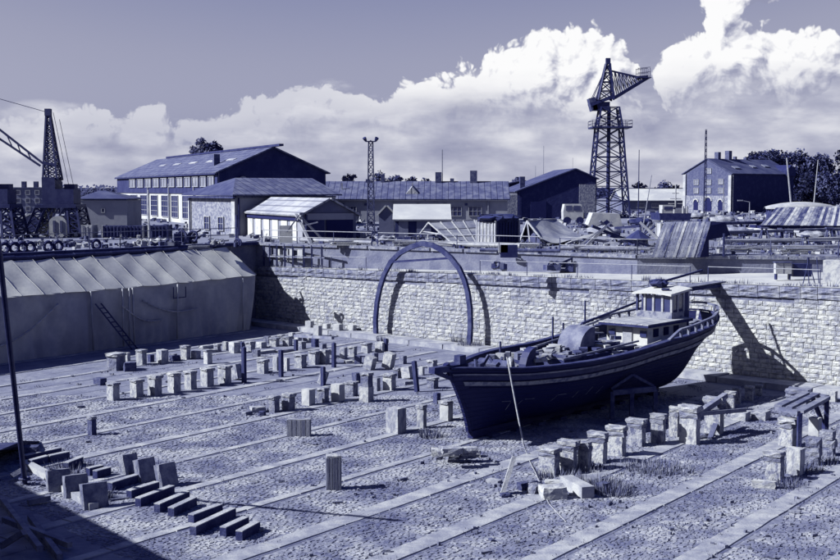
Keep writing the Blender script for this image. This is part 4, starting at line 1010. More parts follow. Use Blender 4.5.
# hanging swags where the sheet is gathered
for (a0, a1, z0, z1) in ((17.5, 22.5, 3.2, .9), (12.6, 9.2, 2.7, 1.5), (22.5, 25.0, .9, 1.4), (10.9, 6.0, 2.9, 2.0)):
    mb = MB(); pts_ = []
    for q in range(13):
        f = q / 12; a = a0 + (a1 - a0) * f; z = z0 + (z1 - z0) * f - .45 * math.sin(math.pi * f); p = C0 + TD * a - TB * .16; pts_.append(Vector((p.x, p.y, z)))
    mb.path(pts_, .06, 6); mb.smooth = True; wpart('sheet_fold', mb, M['tentw'], tent)
for a in (11.6, 12.0, 12.5, 14.9, 7.9, 1.6):
    mb = MB(); p = C0 + TD * a - TB * .14; mb.tube((p.x, p.y, .1), (p.x + rnd.uniform(-.1, .1), p.y, EH - .15), .06 if a > 3 else .04, 6); mb.smooth = True; wpart('sheet_fold', mb, M['tentw'], tent)
mb = MB(); e0 = [C0 + TD * .55 + TB * .1, C0 + TB * .1 + Vector((0, 0, EH)), C0 + TB * BW_ + Vector((0, 0, RH)), C0 + TB * (BW_ * 2) + Vector((0, 0, EH)), C0 + TB * (BW_ * 2) + TD * .5]
mb.add([tuple(p) for p in e0], [(0, 1, 2, 3, 4)]); wpart('end_sheet', mb, M['tentw'], tent)
mb = MB(); 
for q in range(24):
    a = q * 1.5; p, r_ = roofp(a, 1), roofp(a + 1.5, 1); mb.tube(p + Vector((0, 0, .16)) + TB * .3, r_ + Vector((0, 0, .16 + rnd.uniform(-.05, .05))) + TB * .3, .16, 7)
wpart('ridge_roll', mb, M['tarp_d'], tent)
mb = MB(); p = C0 + TD * 8.2 - TB * .05; mb.bar(Vector((p.x, p.y, 3.6)) - TB * .12, Vector((p.x, p.y, 2.8)) - TB * .12 + TD * .0, .05, .05)
q2 = p + TD * -1.2
for (u0, v0, u1, v1) in ((8.2, 3.55, 8.2, 2.85), (8.2, 2.85, 7.1, 2.85), (7.1, 2.85, 7.1, 3.55)):
    a_, b_ = C0 + TD * u0 - TB * .17, C0 + TD * u1 - TB * .17; mb.bar((a_.x, a_.y, v0), (b_.x, b_.y, v1), .06, .06)
wpart('vent_flap', mb, M['tarp_d'], tent)
# ladder leaning at the tent door
ld = thing('wooden_ladder', 'narrow ladder leaning against the shaded tent wall by the door', 'ladder', P(138, 366))
f0 = C0 + TD * 12.6 - TB * 1.3; f1 = C0 + TD * 14.6 - TB * .3
for sgn in (-1, 1):
    mb = MB(); mb.bar(Vector((f0.x, f0.y, 0)) + TD * sgn * .22, Vector((f1.x, f1.y, 3.0)) + TD * sgn * .22, .08, .08); wpart('rail', mb, M['timber'], ld)
for q in range(1, 10):
    c = Vector((f0.x, f0.y, 0)).lerp(Vector((f1.x, f1.y, 3.0)), q / 10); mb = MB(); mb.bar(c - TD * .22, c + TD * .22, .06, .06); wpart('rung', mb, M['timber'], ld)

# ================================================================ THE ARCH
ar = thing('curved_arch_frame', 'tall curved dark arch frame standing before the stone wall', 'arch', P(376, 338.5))
A0, A1 = P(376, 338.5), P(469, 350)
px_ = [(376, 337), (375.5, 320), (377, 303), (380, 288), (384.5, 274), (391, 262), (400, 253), (411, 247), (422, 243.5), (432, 245), (442, 250), (451, 258), (459, 268), (464.5, 280), (468, 293), (470, 308), (470.5, 325), (469.5, 345)]
aw = []
for x, y in px_:
    f = (x - 376) / 93; Y = A0.y + (A1.y - A0.y) * f; aw.append(Q(x, y, Y))
pd = Vector((-(A1 - A0).y, (A1 - A0).x, 0)).normalized()
for (o_, sc_, w_) in ((0, 1.0, .32),):
    mb = MB(); mid = (A0 + A1) / 2; pp = [mid + (p - mid) * sc_ + pd * o_ for p in aw]
    for p in pp: p.z = max(p.z, 0) * (1 if o_ == 0 else .985)
    k = len(pp); tot_ = []
    if o_ > 0: pp = pp[:9]
    vs = []
    for i, p in enumerate(pp):
        tg = (pp[min(i + 1, len(pp) - 1)] - pp[max(i - 1, 0)]).normalized(); nr = pd.cross(tg).normalized()
        vs += [p + nr * w_ / 2 + pd * .1, p - nr * w_ / 2 + pd * .1, p - nr * w_ / 2 - pd * .1, p + nr * w_ / 2 - pd * .1]
    fs = [(4 * i + j, 4 * i + 4 + j, 4 * i + 4 + (j + 1) % 4, 4 * i + (j + 1) % 4) for i in range(len(pp) - 1) for j in range(4)]
    mb.add(vs, fs + [(3, 2, 1, 0), tuple(4 * (len(pp) - 1) + j for j in range(4))]); wpart('arch_rib', mb, M['timber'], ar)
mb = MB(); mb.bar(aw[5], aw[11], .16, .14); wpart('collar_beam', mb, M['steel'], ar)
for p in (A0, A1):
    mb = MB(); mb.box(p.x, p.y + .2, .1, .7, .8, .25); wpart('foot', mb, M['stone'], ar)

# unseen shed added just left of the view, its roof shades the near dock corner
sh = thing('added_shade_shed', 'unseen timber shed added left of the view to shade the dock corner', 'shed', (-24, 26, 0))
e1 = Vector((-.62, .785, 0)).normalized(); H_ = 9.6
sdir = Vector((-SUN_TO.x, -SUN_TO.y, 0)) * (1 / math.tan(EL))
pa, pb = P(6, 478) - sdir * H_, P(190, 570) - sdir * H_
pb = pb + (pb - pa).normalized() * 14
nn = Vector((-(pb - pa).y, (pb - pa).x, 0)).normalized()
if nn.dot(sdir) > 0: nn = -nn
mb = MB(); mb.prism([(pa.x, pa.y, 0), (pb.x, pb.y, 0), (pb.x, pb.y, H_ - .4), (pa.x, pa.y, H_ - .4)], nn * 9); wpart('walls', mb, M['wall_d'], sh)
mb = MB(); q0, q1 = pa, pb; ridge0, ridge1 = pa + nn * 4.5 + Vector((0, 0, H_ + 2)), pb + nn * 4.5 + Vector((0, 0, H_ + 2))
mb.add([(q0.x, q0.y, H_), (q1.x, q1.y, H_), tuple(ridge1), tuple(ridge0), tuple(pb + nn * 9.4 + Vector((0, 0, H_))), tuple(pa + nn * 9.4 + Vector((0, 0, H_))), (q0.x, q0.y, H_ - .42), (q1.x, q1.y, H_ - .42)], [(0, 1, 2, 3), (3, 2, 4, 5), (0, 6, 7, 1)]); wpart('roof', mb, M['roof_d'], sh)
# ================================================================ THE QUAY BEHIND THE WALL: buildings
ZQ = 6.0
_win = {}
def window_mesh(w, h, nx, ny, pm, fm):
    k = (w, h, nx, ny, pm, fm)
    if k not in _win:
        f = MB(); t = .07
        for s in (-1, 1): f.box(s * w / 2, -.05, 0, t, .1, h + t); f.box(0, -.05, s * h / 2, w - t, .1, t)
        for i in range(1, nx): f.box(-w / 2 + w * i / nx, -.04, 0, t * .6, .06, h - t)
        for j in range(1, ny): f.box(0, -.035, -h / 2 + h * j / ny, w - t, .05, t * .6)
        p = MB(); p.box(0, .0, 0, w, .04, h)
        _win[k] = (f.mesh('window', M[fm]), p.mesh('pane', M[pm]))
    return _win[k]
class Building:
    """near corner K, local x runs along the right hand wall, y along the left hand wall"""
    def __init__(s, name, label, K, a, Lx, Ly, prof, axis, wallm, roofm, wall_l=None, cat='building', z0=ZQ, over=.45, roof_from=None, group=None):
        s.K = Vector((K[0], K[1], 0)); s.a = R(a); s.z0 = z0; s.Lx, s.Ly = Lx, Ly
        s.x = Vector((math.cos(s.a), math.sin(s.a), 0)); s.y = Vector((-math.sin(s.a), math.cos(s.a), 0))
        s.t = thing(name, label, cat, (K[0], K[1], z0), s.a, group)
        # prof: list of (position along the gable, height) of the roof line, gable in the plane of `axis`
        n = len(prof); L = Ly if axis == 'x' else Lx; D_ = Lx if axis == 'x' else Ly
        mk = (lambda u, d, z: (u, d, z)) if axis == 'x' else (lambda u, d, z: (d, u, z))
        poly = [(0, 0)] + [(0, prof[0][1])] * (prof[0][1] > 0) + list(prof[1:-1]) + [(prof[-1][0], prof[-1][1]), (prof[-1][0], 0)]
        mb = MB()
        if axis == 'x': mb.prism([(u, 0, z) for u, z in poly], (0, D_ if False else s.Ly, 0))
        else: mb.prism([(0, u, z) for u, z in poly], (s.Lx, 0, 0))
        part('wall', mb, M[wallm], s.t)
        if wall_l:
            mb = MB()
            if axis == 'x': mb.box(-.015, s.Ly / 2, prof[0][1] / 2, .03, s.Ly, prof[0][1] - .02)
            else: mb.prism([(0, u, z - .01) for u, z in poly], (-.03, 0, 0))
            part('side_wall', mb, M[wall_l], s.t)
        for (u0, z0_), (u1, z1) in zip(prof, prof[1:]):
            d = Vector((u1 - u0, z1 - z0_)); l = d.length
            if l < .3 or abs(d.x) < .05: continue
            d /= l; nrm = Vector((-d.y, d.x)); e0 = over if z0_ < z1 else 0; e1 = over if z1 < z0_ else 0
            a0 = Vector((u0, z0_)) - d * e0 + nrm * .02; a1 = Vector((u1, z1)) + d * e1 + nrm * .02; b0, b1 = a0 + nrm * .14, a1 + nrm * .14
            mb = MB(); o = over * .8
            if axis == 'x': mb.prism([(p.x, -o, p.y) for p in (a0, a1, b1, b0)], (0, s.Ly + 2 * o, 0))
            else: mb.prism([(-o, p.x, p.y) for p in (a0, a1, b1, b0)], (s.Lx + 2 * o, 0, 0))
            s.roof = part('roof', mb, M[roofm], s.t)
        s.prof = prof
    def at(s, wall, px):
        d = s.x if wall == 'R' else s.y; k = (px - 420) / 1200
        return (k * s.K.y - s.K.x) / (d.x - k * d.y)
    def zpx(s, wall, sd, py):
        p = s.K + (s.x if wall == 'R' else s.y) * sd; return 10 - (py - 190) * p.y / 1200 - s.z0
    def window(s, wall, sd, z, w, h, nx=2, ny=2, pm='glass', fm='frame', name='window'):
        f, p = window_mesh(round(w, 1), round(h, 1), nx, ny, pm, fm)
        o = link(name, f, s.t, (sd, -.02, z) if wall == 'R' else (-.05, sd, z), 0 if wall == 'R' else -math.pi / 2)
        link('pane', p, o); return o
    def box(s, name, m, x, y, z, sx, sy, sz, **k):
        mb = MB(); mb.box(x, y, z, sx, sy, sz, **k); return part(name, mb, M[m], s.t)

# A: the long hall with a band of windows
A_ = Building('workshop_hall', 'long white walled workshop hall with dark window band and dark boarded gable', (-21.7, 130), 24.2, 12.2, 60, [(0, 5.95), (6.1, 8.6), (12.2, 5.95)], 'x', 'wall_d', 'roof_m', 'wall_w')
A_.box('window_band', 'wall_d', -.1, 30, 4.75, .16, 60, 2.3)
for i in range(11):
    px = 135 + i * 7.9; sd = A_.at('L', px); wd = abs(A_.at('L', px - 2.9) - A_.at('L', px + 2.9))
    o = A_.window('L', sd, 4.95, wd, 1.1, 2, 1, 'glass_l', 'frame'); o.location.x = -.22
for i, px in enumerate((135, 145, 155.5, 166, 176, 187)):
    sd = A_.at('L', px); wd = abs(A_.at('L', px - 3.2) - A_.at('L', px + 3.2)); A_.window('L', sd, 1.95, wd, 2.7, 3, 4, 'glass', 'frame')
A_.box('ridge_vent', 'wall_d', 6.1, 25, 8.85, .5, 56, .25); A_.box('chimney', 'rust', 1.8, 8, 7.3, .7, .7, 1.6)
A_.box('eave_gutter', 'steel', -.45, 30, 5.75, .16, 60.5, .14)
mb = MB(); mb.tube((2.6, -.1, 5.0), (2.6, -.35, 5.0), .5, 12); part('gable_lamp', mb, M['rail'], A_.t)
mb = MB(); mb.tube((6.3, -.1, 4.2), (6.3, -.3, 4.2), .35, 10); part('gable_lamp', mb, M['rail'], A_.t)
for px in (150, 171, 196): 
    sd = A_.at('L', px); A_.box('downpipe', 'rail', -.2, sd, 2.4, .16, .3, 4.8)
# B: rubble stone building with the hipped roof
B_ = Building('stone_workshop', 'small rubble stone building with pale corners and low hipped roof', (-16.1, 105), 33.4, 10, 10.5, [(0, 3.3), (10.0, 3.3)], 'x', 'wall_g', 'roof_m', 'rubble', over=.1)
B_.box('corner_quoin', 'white', -.04, .35, 1.6, .14, .7, 3.2); B_.box('corner_quoin', 'white', -.04, 10.1, 1.6, .14, .7, 3.2); B_.box('eave_board', 'timber', -.35, 5.2, 3.36, .2, 11.3, .18)
for px in (208, 222):
    B_.window('L', B_.at('L', px), 1.0, 1.1, 1.2, 2, 2, 'glass', 'frame')
for nm_, q in (('roof', [(-.5, -.5, 3.5), (-.5, 11, 3.5), (2.4, 5.25, 5.0)]), ('roof', [(-.5, -.5, 3.5), (2.4, 5.25, 5.0), (10.4, 5.25, 5.0), (10.4, -.5, 3.5)]), ('roof', [(2.4, 5.25, 5.0), (-.5, 11, 3.5), (10.4, 11, 3.5), (10.4, 5.25, 5.0)])):
    mb = MB(); mb.prism(q, (0, 0, .12)); part(nm_, mb, M['roof_m'] if q[1][1] < 11 and q[0][0] < 0 else M['roof_d'], B_.t)
# C: the long low building
C_ = Building('long_low_building', 'long low grey building with seamed dark sheet roof and chimneys', (-31, 152), -1.5, 42, 9, [(0, 2.9), (4.5, 5.0), (9, 2.9)], 'y', 'wall_g', 'roof_m', over=.4)
for px in (330, 352, 455, 475, 408, 428):
    C_.window('R', C_.at('R', px), 1.35, 1.6 if px > 440 else 1.1, 1.2, 3, 2, 'glass', 'frame')
for px, h, w in ((381, 1.3, .5), (438, 1.6, .8), (442, 4.5, .12), (474, 1.8, .9), (452, .8, .5), (366, .7, .6)):
    C_.box('chimney', 'rust' if w > .2 else 'rail', C_.at('R', px), 4.3, 4.9 + h / 2 - .2, w, w, h)
mb = MB(); x = C_.at('R', 412); mb.prism([(x - .9, .9, 3.45), (x + .9, .9, 3.45), (x, .9, 4.4)], (0, 2.6, .3)); part('dormer', mb, M['roof_l'], C_.t)
C_.box('cornice', 'wall_w', 21, -.16, 2.72, 42.2, .3, .12)
for px in (395, 436, 488): C_.box('downpipe', 'rail', C_.at('R', px), -.12, 1.4, .14, .16, 2.7)
# D: dark building with the asymmetric gable
kx = (517 - 420) / 1200 * 168
D_ = Building('dark_gabled_store', 'dark walled store with rubble corner and asymmetric gable left of the tower crane', (kx, 168), 4, 11.2, 16, [(0, 3.8), (8.2, 6.9), (11.2, 5.6)], 'x', 'brickd', 'roof_d', 'rubble', over=.35)
D_.box('lean_to', 'rubble', -1.2, .9, 1.7, 2.4, 1.6, 3.4); D_.box('stone_end', 'rubble', 9.9, -.06, 2.4, 2.3, .12, 4.8); D_.box('chimney', 'rust', 1.0, 2, 4.9, .7, .7, 2.0)
D_.box('door', 'black', 3, -.05, 1.2, 2.2, .1, 2.4)
mb = MB(); mb.box(4.0, 8, 3.3, 11, 6, 6.6); 
D2 = Building('rear_shed', 'low dark shed roof showing behind the rubble cornered store', (11.5, 186), 2, 9, 6, [(0, 4.5), (4.5, 5.4), (9, 4.5)], 'x', 'wall_d', 'roof_d', over=.3)
# G: brick house at right
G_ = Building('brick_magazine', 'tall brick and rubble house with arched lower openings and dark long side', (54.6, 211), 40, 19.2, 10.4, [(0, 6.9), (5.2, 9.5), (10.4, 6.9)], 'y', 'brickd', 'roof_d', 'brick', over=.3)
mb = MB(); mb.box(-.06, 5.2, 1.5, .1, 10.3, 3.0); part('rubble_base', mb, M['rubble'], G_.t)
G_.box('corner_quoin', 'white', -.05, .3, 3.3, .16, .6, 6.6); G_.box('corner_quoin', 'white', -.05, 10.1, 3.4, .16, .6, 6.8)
for sd, z in ((2.2, 5.5), (4.8, 5.4), (7.5, 5.4), (4.8, 7.4), (2.2, 3.9), (7.5, 3.9), (4.8, 3.9)): G_.window('L', sd, z, 1.0, .9, 2, 2, 'glass_l', 'frame')
def arch_open(b, sd, z, w, h, name='arched_opening'):
    mb = MB(); pts_ = [(-.14, sd - w / 2, z), (-.14, sd - w / 2, z + h - w / 2)] + [(-.14, sd - w / 2 * math.cos(q * math.pi / 8), z + h - w / 2 + w / 2 * math.sin(q * math.pi / 8)) for q in range(1, 8)] + [(-.14, sd + w / 2, z + h - w / 2), (-.14, sd + w / 2, z)]
    mb.prism(pts_, (.06, 0, 0)); part(name, mb, M['black'], b.t)
    mb = MB()
    c = [Vector(p) for p in pts_[1:-1]]
    for p, q in zip(c, c[1:]): mb.bar(p, q, .2, .2)
    part('arch_surround', mb, M['wall_w'], b.t)
arch_open(G_, 4.8, .2, 1.5, 2.6); arch_open(G_, 2.2, .4, 1.0, 2.0); arch_open(G_, 7.5, .4, 1.0, 2.0)
for sx, w, h in ((3.0, .8, 1.6), (6.2, .9, 1.9), (8.2, .5, .9), (11.5, .6, .8)): G_.box('chimney', 'brick', sx, 5.2, 9.5 + h / 2 - .3, w, w, h)
for sx, sy, w in ((3.6, 1.7, 1.6), (9.5, 2.2, 1.2), (13.8, 2.5, 1.5)):
    mb = MB(); mb.box(sx, sy, 6.9 + sy * .5 + .3, w, .9, .12, rx=R(25.6)); part('skylight', mb, M['glass_l'], G_.t)
mb = MB(); mb.prism([(16.0, -.6, 6.6), (19.0, -.6, 6.6), (19.0, -.6, 7.6), (17.5, -.6, 8.6), (16.0, -.6, 7.6)], (0, 9.5, 0)); part('cross_gable', mb, M['brickd'], G_.t)
mb = MB(); c = [G_.t.location + Vector((-2 + 0, 12, 0))]; b = Vector((48.3, 204, 6)); truss(mb, [b + Vector(q) for q in ((-.28, -.28, 0), (.28, -.28, 0), (0, .3, 0))], [b + Vector(q) for q in ((-.12, -.12, 14.2), (.12, -.12, 14.2), (0, .15, 14.2))], 14, .03, rr=.02)
single('radio_mast', 'thin lattice radio mast rising behind the brick house gable', 'mast', mb, M['steel'], world=True)
# pale roofed hangar between the tower crane and the brick house
H_ = Building('pale_roof_hangar', 'long low hangar with pale roof between the tower crane and brick house', ((622 - 420) / 1200 * 228, 228), 0, 13.5, 14, [(0, 2.0), (7, 4.1), (14, 2.0)], 'y', 'wall_m', 'wall_w', over=.4)
for px in (640, 655): H_.window('R', H_.at('R', px), 1.1, 1.4, .8, 2, 1, 'glass', 'frame')
# K: corrugated shed
K_ = Building('corrugated_shed', 'shed with light corrugated roof and wide dark gable door', (-9.0, 92.3), 25, 4.4, 18, [(0, 2.1), (2.2, 3.25), (4.4, 2.1)], 'x', 'wall_m', 'roof_l', 'wall_g', over=.35)
K_.box('door_opening', 'black', 3.0, -.05, .85, 2.2, .12, 1.7); K_.box('door_panel', 'wall_d', .95, -.06, .85, 1.5, .12, 1.7); K_.box('lintel_board', 'wall_g', 2.2, -.1, 1.95, 3.9, .08, .5); K_.box('verge_board', 'rail', -.2, -.2, 2.2, .3, .12, .16)
for i in range(7): K_.box('wall_panel', 'cabin', -.06, 2 + i * 2.3, .8, .08, 1.5, 1.5)
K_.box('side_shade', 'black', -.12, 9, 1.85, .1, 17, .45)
# L: white roofed shed
L_ = Building('white_roof_shed', 'small shed under a flat bright white roof in the middle of the quay', ((395 - 420) / 1200 * 100, 100), 0, 4.5, 3.4, [(0, 1.5), (3.4, 2.65)], 'y', 'wall_d', 'wall_w', over=.25)
L_.box('door', 'wall_m', .7, -.05, .7, .8, .08, 1.4); L_.box('door', 'wall_m', 2.4, -.05, .7, 1.2, .08, 1.4)
L2 = Building('gabled_kiosk', 'tiny white gabled kiosk attached left of the white roofed shed', ((379 - 420) / 1200 * 103, 103), 0, 1.3, 3, [(0, 1.9), (.65, 2.6), (1.3, 1.9)], 'x', 'wall_m', 'wall_w', over=.15)
# left side houses
V_ = Building('hip_roof_house', 'grey rendered house with dark pointed roof right of the dock crane', ((80 - 420) / 1200 * 118, 118), 3, 4.6, 8, [(0, 3.0), (4.6, 3.0)], 'x', 'wall_g', 'roof_d', over=.1)
mb = MB(); mb.add([(-.3, -.3, 3.15), (4.9, -.3, 3.15), (4.9, 8.3, 3.15), (-.3, 8.3, 3.15), (1.2, 3.5, 3.95), (1.8, 3.5, 3.95)], [(0, 1, 5, 4), (1, 2, 5), (2, 3, 4, 5), (3, 0, 4), (3, 2, 1, 0)]); part('roof', mb, M['roof_d'], V_.t)
V_.window('R', 2.3, 2.0, .3, .4, 1, 1)
Y_ = Building('far_brick_block', 'far brick tenement with rows of windows behind the left dock crane', ((14 - 420) / 1200 * 200, 200), 2, 8.0, 9, [(0, 4.3), (8, 4.3)], 'x', 'wall_m', 'roof_d', 'wall_m', over=.2)
for i in range(5):
    for j in range(3): Y_.window('R', .9 + i * 1.55, .9 + j * 1.35, .7, .7, 1, 1, 'glass', 'frame')
for i in range(4): Y_.box('chimney', 'rust', 1 + i * 2, 3, 4.9, .7, .7, 1.1)
Building('small_white_shed', 'small shed with pale pitched roof left of the dock crane', ((17 - 420) / 1200 * 112, 112), 4, 2.6, 4, [(0, 1.1), (1.3, 1.7), (2.6, 1.1)], 'x', 'wall_m', 'wall_w', over=.2)
mb = MB(); p = P(58, 237, 6); pts_ = [(p.x - .75, p.y, 6), (p.x - .75, p.y, 7.2)] + [(p.x - .75 * math.cos(q * math.pi / 8), p.y, 7.2 + .6 * math.sin(q * math.pi / 8)) for q in range(1, 8)] + [(p.x + .75, p.y, 7.2), (p.x + .75, p.y, 6)]
mb.prism(pts_, (0, 5, 0)); t = thing('arched_booth', 'bright white arched booth standing under the legs of the dock crane', 'booth', p); wpart('shell', mb, M['white'], t)
for s in (-.3, .3):
    mb = MB(); mb.box(p.x + s, p.y - .03, 6.9, .2, .06, 1.0); wpart('window', mb, M['glass'], t)
def container(name, label, K, a, lx, ly, h, mr, ml, cat='container', z=ZQ, ribs=True):
    t = thing(name, label, cat, (K[0], K[1], z), R(a)); mb = MB(); mb.box(lx / 2, ly / 2, h / 2 + .05, lx, ly, h); part('body', mb, M[mr], t)
    if ml:
        mb = MB(); mb.box(-.02, ly / 2, h / 2 + .05, .04, ly - .1, h - .1); part('end_doors', mb, M[ml], t)
    if ribs:
        mb = MB()
        for i in range(int(lx / .28)): mb.box(.18 + i * .28, -.03, h / 2 + .05, .1, .06, h - .2)
        part('side_ribs', mb, M[mr], t, kind='stuff')
        mb = MB()
        for i in range(max(2, int(ly / .35))): mb.box(-.06, .2 + i * .35, h / 2 + .05, .06, .07, h - .1)
        part('lock_bars', mb, M[ml or mr], t, kind='stuff')
    mb = MB()
    for x in (0, lx):
        for y in (0, ly): mb.box(x, y, h / 2 + .05, .14, .14, h + .1)
    part('corner_posts', mb, M[ml or mr], t, kind='stuff')
    return t
container('shipping_container', 'pale ended short container with dark side under a dark tarpaulin', (5.3, 84.3), 40, 2.3, 1.9, 1.75, 'cont_d', 'cont')
mb = MB(); g = rough_box(6, 4, 2, .08, 5, .3); mb.add([(x * 3.0, y * 2.6, z * .5) for x, y, z in g.v], g.f); p = Vector((5.3, 84.3, 7.78)) + Vector((.3, 1.35, 0)); single('dark_tarpaulin', 'dark tarpaulin thrown over the roof of the short pale ended container', 'tarpaulin', mb, M['tarp_d'], p, R(40))
container('storage_container', 'long dark container right of the dock crane in front of the grey house', P(102, 238, 6), 3, 3.4, 2, .95, 'cont_d', 'cont')
container('storage_container', 'pale stubby container between the dock crane and the long dark container', P(82, 238, 6), 3, .8, 2, 1.0, 'cont', 'cont')
container('storage_container', 'dark box container before the white wall of the workshop hall', P(150, 240, 6), 3, 1.4, 2, 1.1, 'cont_d', 'cont_d')

for b_, m_ in ((B_, 'steel'), (K_, 'steel'), (D_, 'steel'), (G_, 'rail')):
    h_ = b_.prof[0][1]
    b_.box('downpipe', m_, .25, -.12, h_ / 2, .12, .14, h_)
    b_.box('downpipe', m_, -.14, b_.Ly - .6, h_ / 2, .14, .12, h_)
for i in range(3): C_.box('vent_pipe', 'rail', 12 + i * 9, 2.2, 4.3, .16, .16, 1.2)
for i in range(5): A_.box('roof_walkway', 'wood', 3.0, 6 + i * 9, 7.45, .5, 3.5, .08, ry=R(-23.5))
for px in (320, 343, 366, 418, 445, 466): C_.box('wall_vent', 'rust', C_.at('R', px), -.06, 2.2, .35, .1, .3)
# ================================================================ CRANES AND MASTS
# big tower crane
CX, CY = (607.5 - 420) / 1200 * 190, 190
cr = thing('tower_crane', 'tall lattice tower crane with short upswept jib in the middle distance', 'crane', (CX, CY, 6))
def lz(y): return (215 - y) / 1200 * 190     # local height from a photo row
def lx_(x): return (x - 607.5) / 1200 * 190
def sq(h, z): return [(-h, -h, z), (h, -h, z), (h, h, z), (-h, h, z)]
mb = MB(); truss(mb, [Vector(p) for p in sq(3.0, 0)], [Vector(p) for p in sq(1.9, lz(128))], 6, .13, rr=.07)
part('tower_frame', mb, M['steel'], cr)
mb = MB(); truss(mb, [Vector(p) for p in sq(1.9, lz(128))], [Vector(p) for p in sq(1.4, lz(108))], 2, .12, rr=.07); part('upper_frame', mb, M['steel'], cr)
mb = MB(); mb.box(.2, 0, lz(128), 6.2, 5.0, .25); part('platform', mb, M['steel'], cr)
mb = MB()
for s in (-1, 1):
    for z in (.55, 1.05): mb.bar((-2.9, s * 2.4, lz(128) + z), (3.3, s * 2.4, lz(128) + z), .07); mb.bar((.2 + s * 3.1, -2.4, lz(128) + z), (.2 + s * 3.1, 2.4, lz(128) + z), .07)
    for i in range(7): mb.bar((-2.9 + i * 1.03, s * 2.4, lz(128)), (-2.9 + i * 1.03, s * 2.4, lz(128) + 1.05), .07)
part('platform_rail', mb, M['steel'], cr)
mb = MB(); mb.box(lx_(599), 0, lz(107), 2.6, 2.4, 1.3); part('machine_house', mb, M['steel'], cr)
mb = MB(); mb.box(lx_(591), 0, lz(105), 1.0, 2.4, 2.0, ry=R(-14)); part('counterweight', mb, M['rust'], cr)
apex = Vector((lx_(606), 0, lz(65)))
base_ = [Vector((lx_(596), -1.3, lz(101))), Vector((lx_(611), -1.3, lz(101))), Vector((lx_(611), 1.3, lz(101))), Vector((lx_(596), 1.3, lz(101)))]
mb = MB(); truss(mb, base_, [apex + Vector(q) for q in ((-.3, -.3, 0), (.3, -.3, 0), (.3, .3, 0), (-.3, .3, 0))], 4, .13, rr=.07); mb.box(apex.x, 0, apex.z + .4, .7, .7, .9); part('head_mast', mb, M['steel'], cr)
jt = Vector((lx_(645), 0, lz(79)))
lowA = [Vector((lx_(592), s * 1.3, lz(107))) for s in (-1, 1)]
mb = MB()
for s in (-1, 1): mb.bar((lx_(588), s * 1.2, lz(106)), (lx_(612), s * 1.2, lz(97)), .3, .5); mb.bar((lx_(612), s * 1.2, lz(99)), jt + Vector((0, s * .5, 0)), .28, .5)
for i in range(9):
    f0, f1 = i / 9, (i + 1) / 9; a = Vector((lx_(612), 0, lz(99))); p, q = a.lerp(jt, f0), a.lerp(jt, f1); w0, w1 = 1.2 + (.5 - 1.2) * f0, 1.2 + (.5 - 1.2) * f1
    mb.bar(p + Vector((0, w0, 0)), q + Vector((0, -w1, 0)), .12); mb.bar(p + Vector((0, -w0, 0)), q + Vector((0, w1, 0)), .12)
part('jib_boom', mb, M['steel'], cr)
top0 = Vector((lx_(609), 0, lz(72))); top1 = Vector((lx_(635), 0, lz(78)))
mb = MB()
for s in (-1, 1): mb.bar(top0 + Vector((0, s * .3, 0)), top1 + Vector((0, s * .5, 0)), .18); mb.bar(top1 + Vector((0, s * .5, 0)), jt + Vector((0, s * .5, .3)), .16)
n = 7
for i in range(n + 1):
    f = i / n; p = top0.lerp(top1, f); q = Vector((lx_(612), 0, lz(97))).lerp(jt, f * .82); q2 = Vector((lx_(612), 0, lz(97))).lerp(jt, min(1, (f + 1 / n)) * .82)
    for s in (-1, 1): mb.bar(p + Vector((0, s * .4, 0)), q + Vector((0, s * .9, 0)), .1); mb.bar(p + Vector((0, s * .4, 0)), q2 + Vector((0, s * .8, 0)), .09)
part('jib_lattice', mb, M['steel'], cr)
mb = MB()
for s in (-1, 1):
    for z in (.0, .7, 1.4): mb.bar(jt + Vector((-1.6, s * .9, z)), jt + Vector((.3, s * .9, z + .2)), .07)
    for i in range(4): mb.bar(jt + Vector((-1.6 + i * .63, s * .9, 0)), jt + Vector((-1.6 + i * .63, s * .9, 1.5)), .07)
mb.box(jt.x - .6, 0, jt.z, 2.2, 1.9, .12); part('tip_cage', mb, M['steel'], cr)
mb = MB()
for s in (-1, 1): mb.bar(apex + Vector((0, s * .2, 0)), (lx_(589), s * 1.0, lz(103)), .09); mb.bar(apex + Vector((0, s * .2, -.8)), (lx_(593), s * .6, lz(103)), .07)
part('back_stay', mb, M['steel'], cr)
mb = MB(); mb.tube((0, 0, 0), (0, 0, lz(108)), .3, 8); part('ladder_shaft', mb, M['steel'], cr)

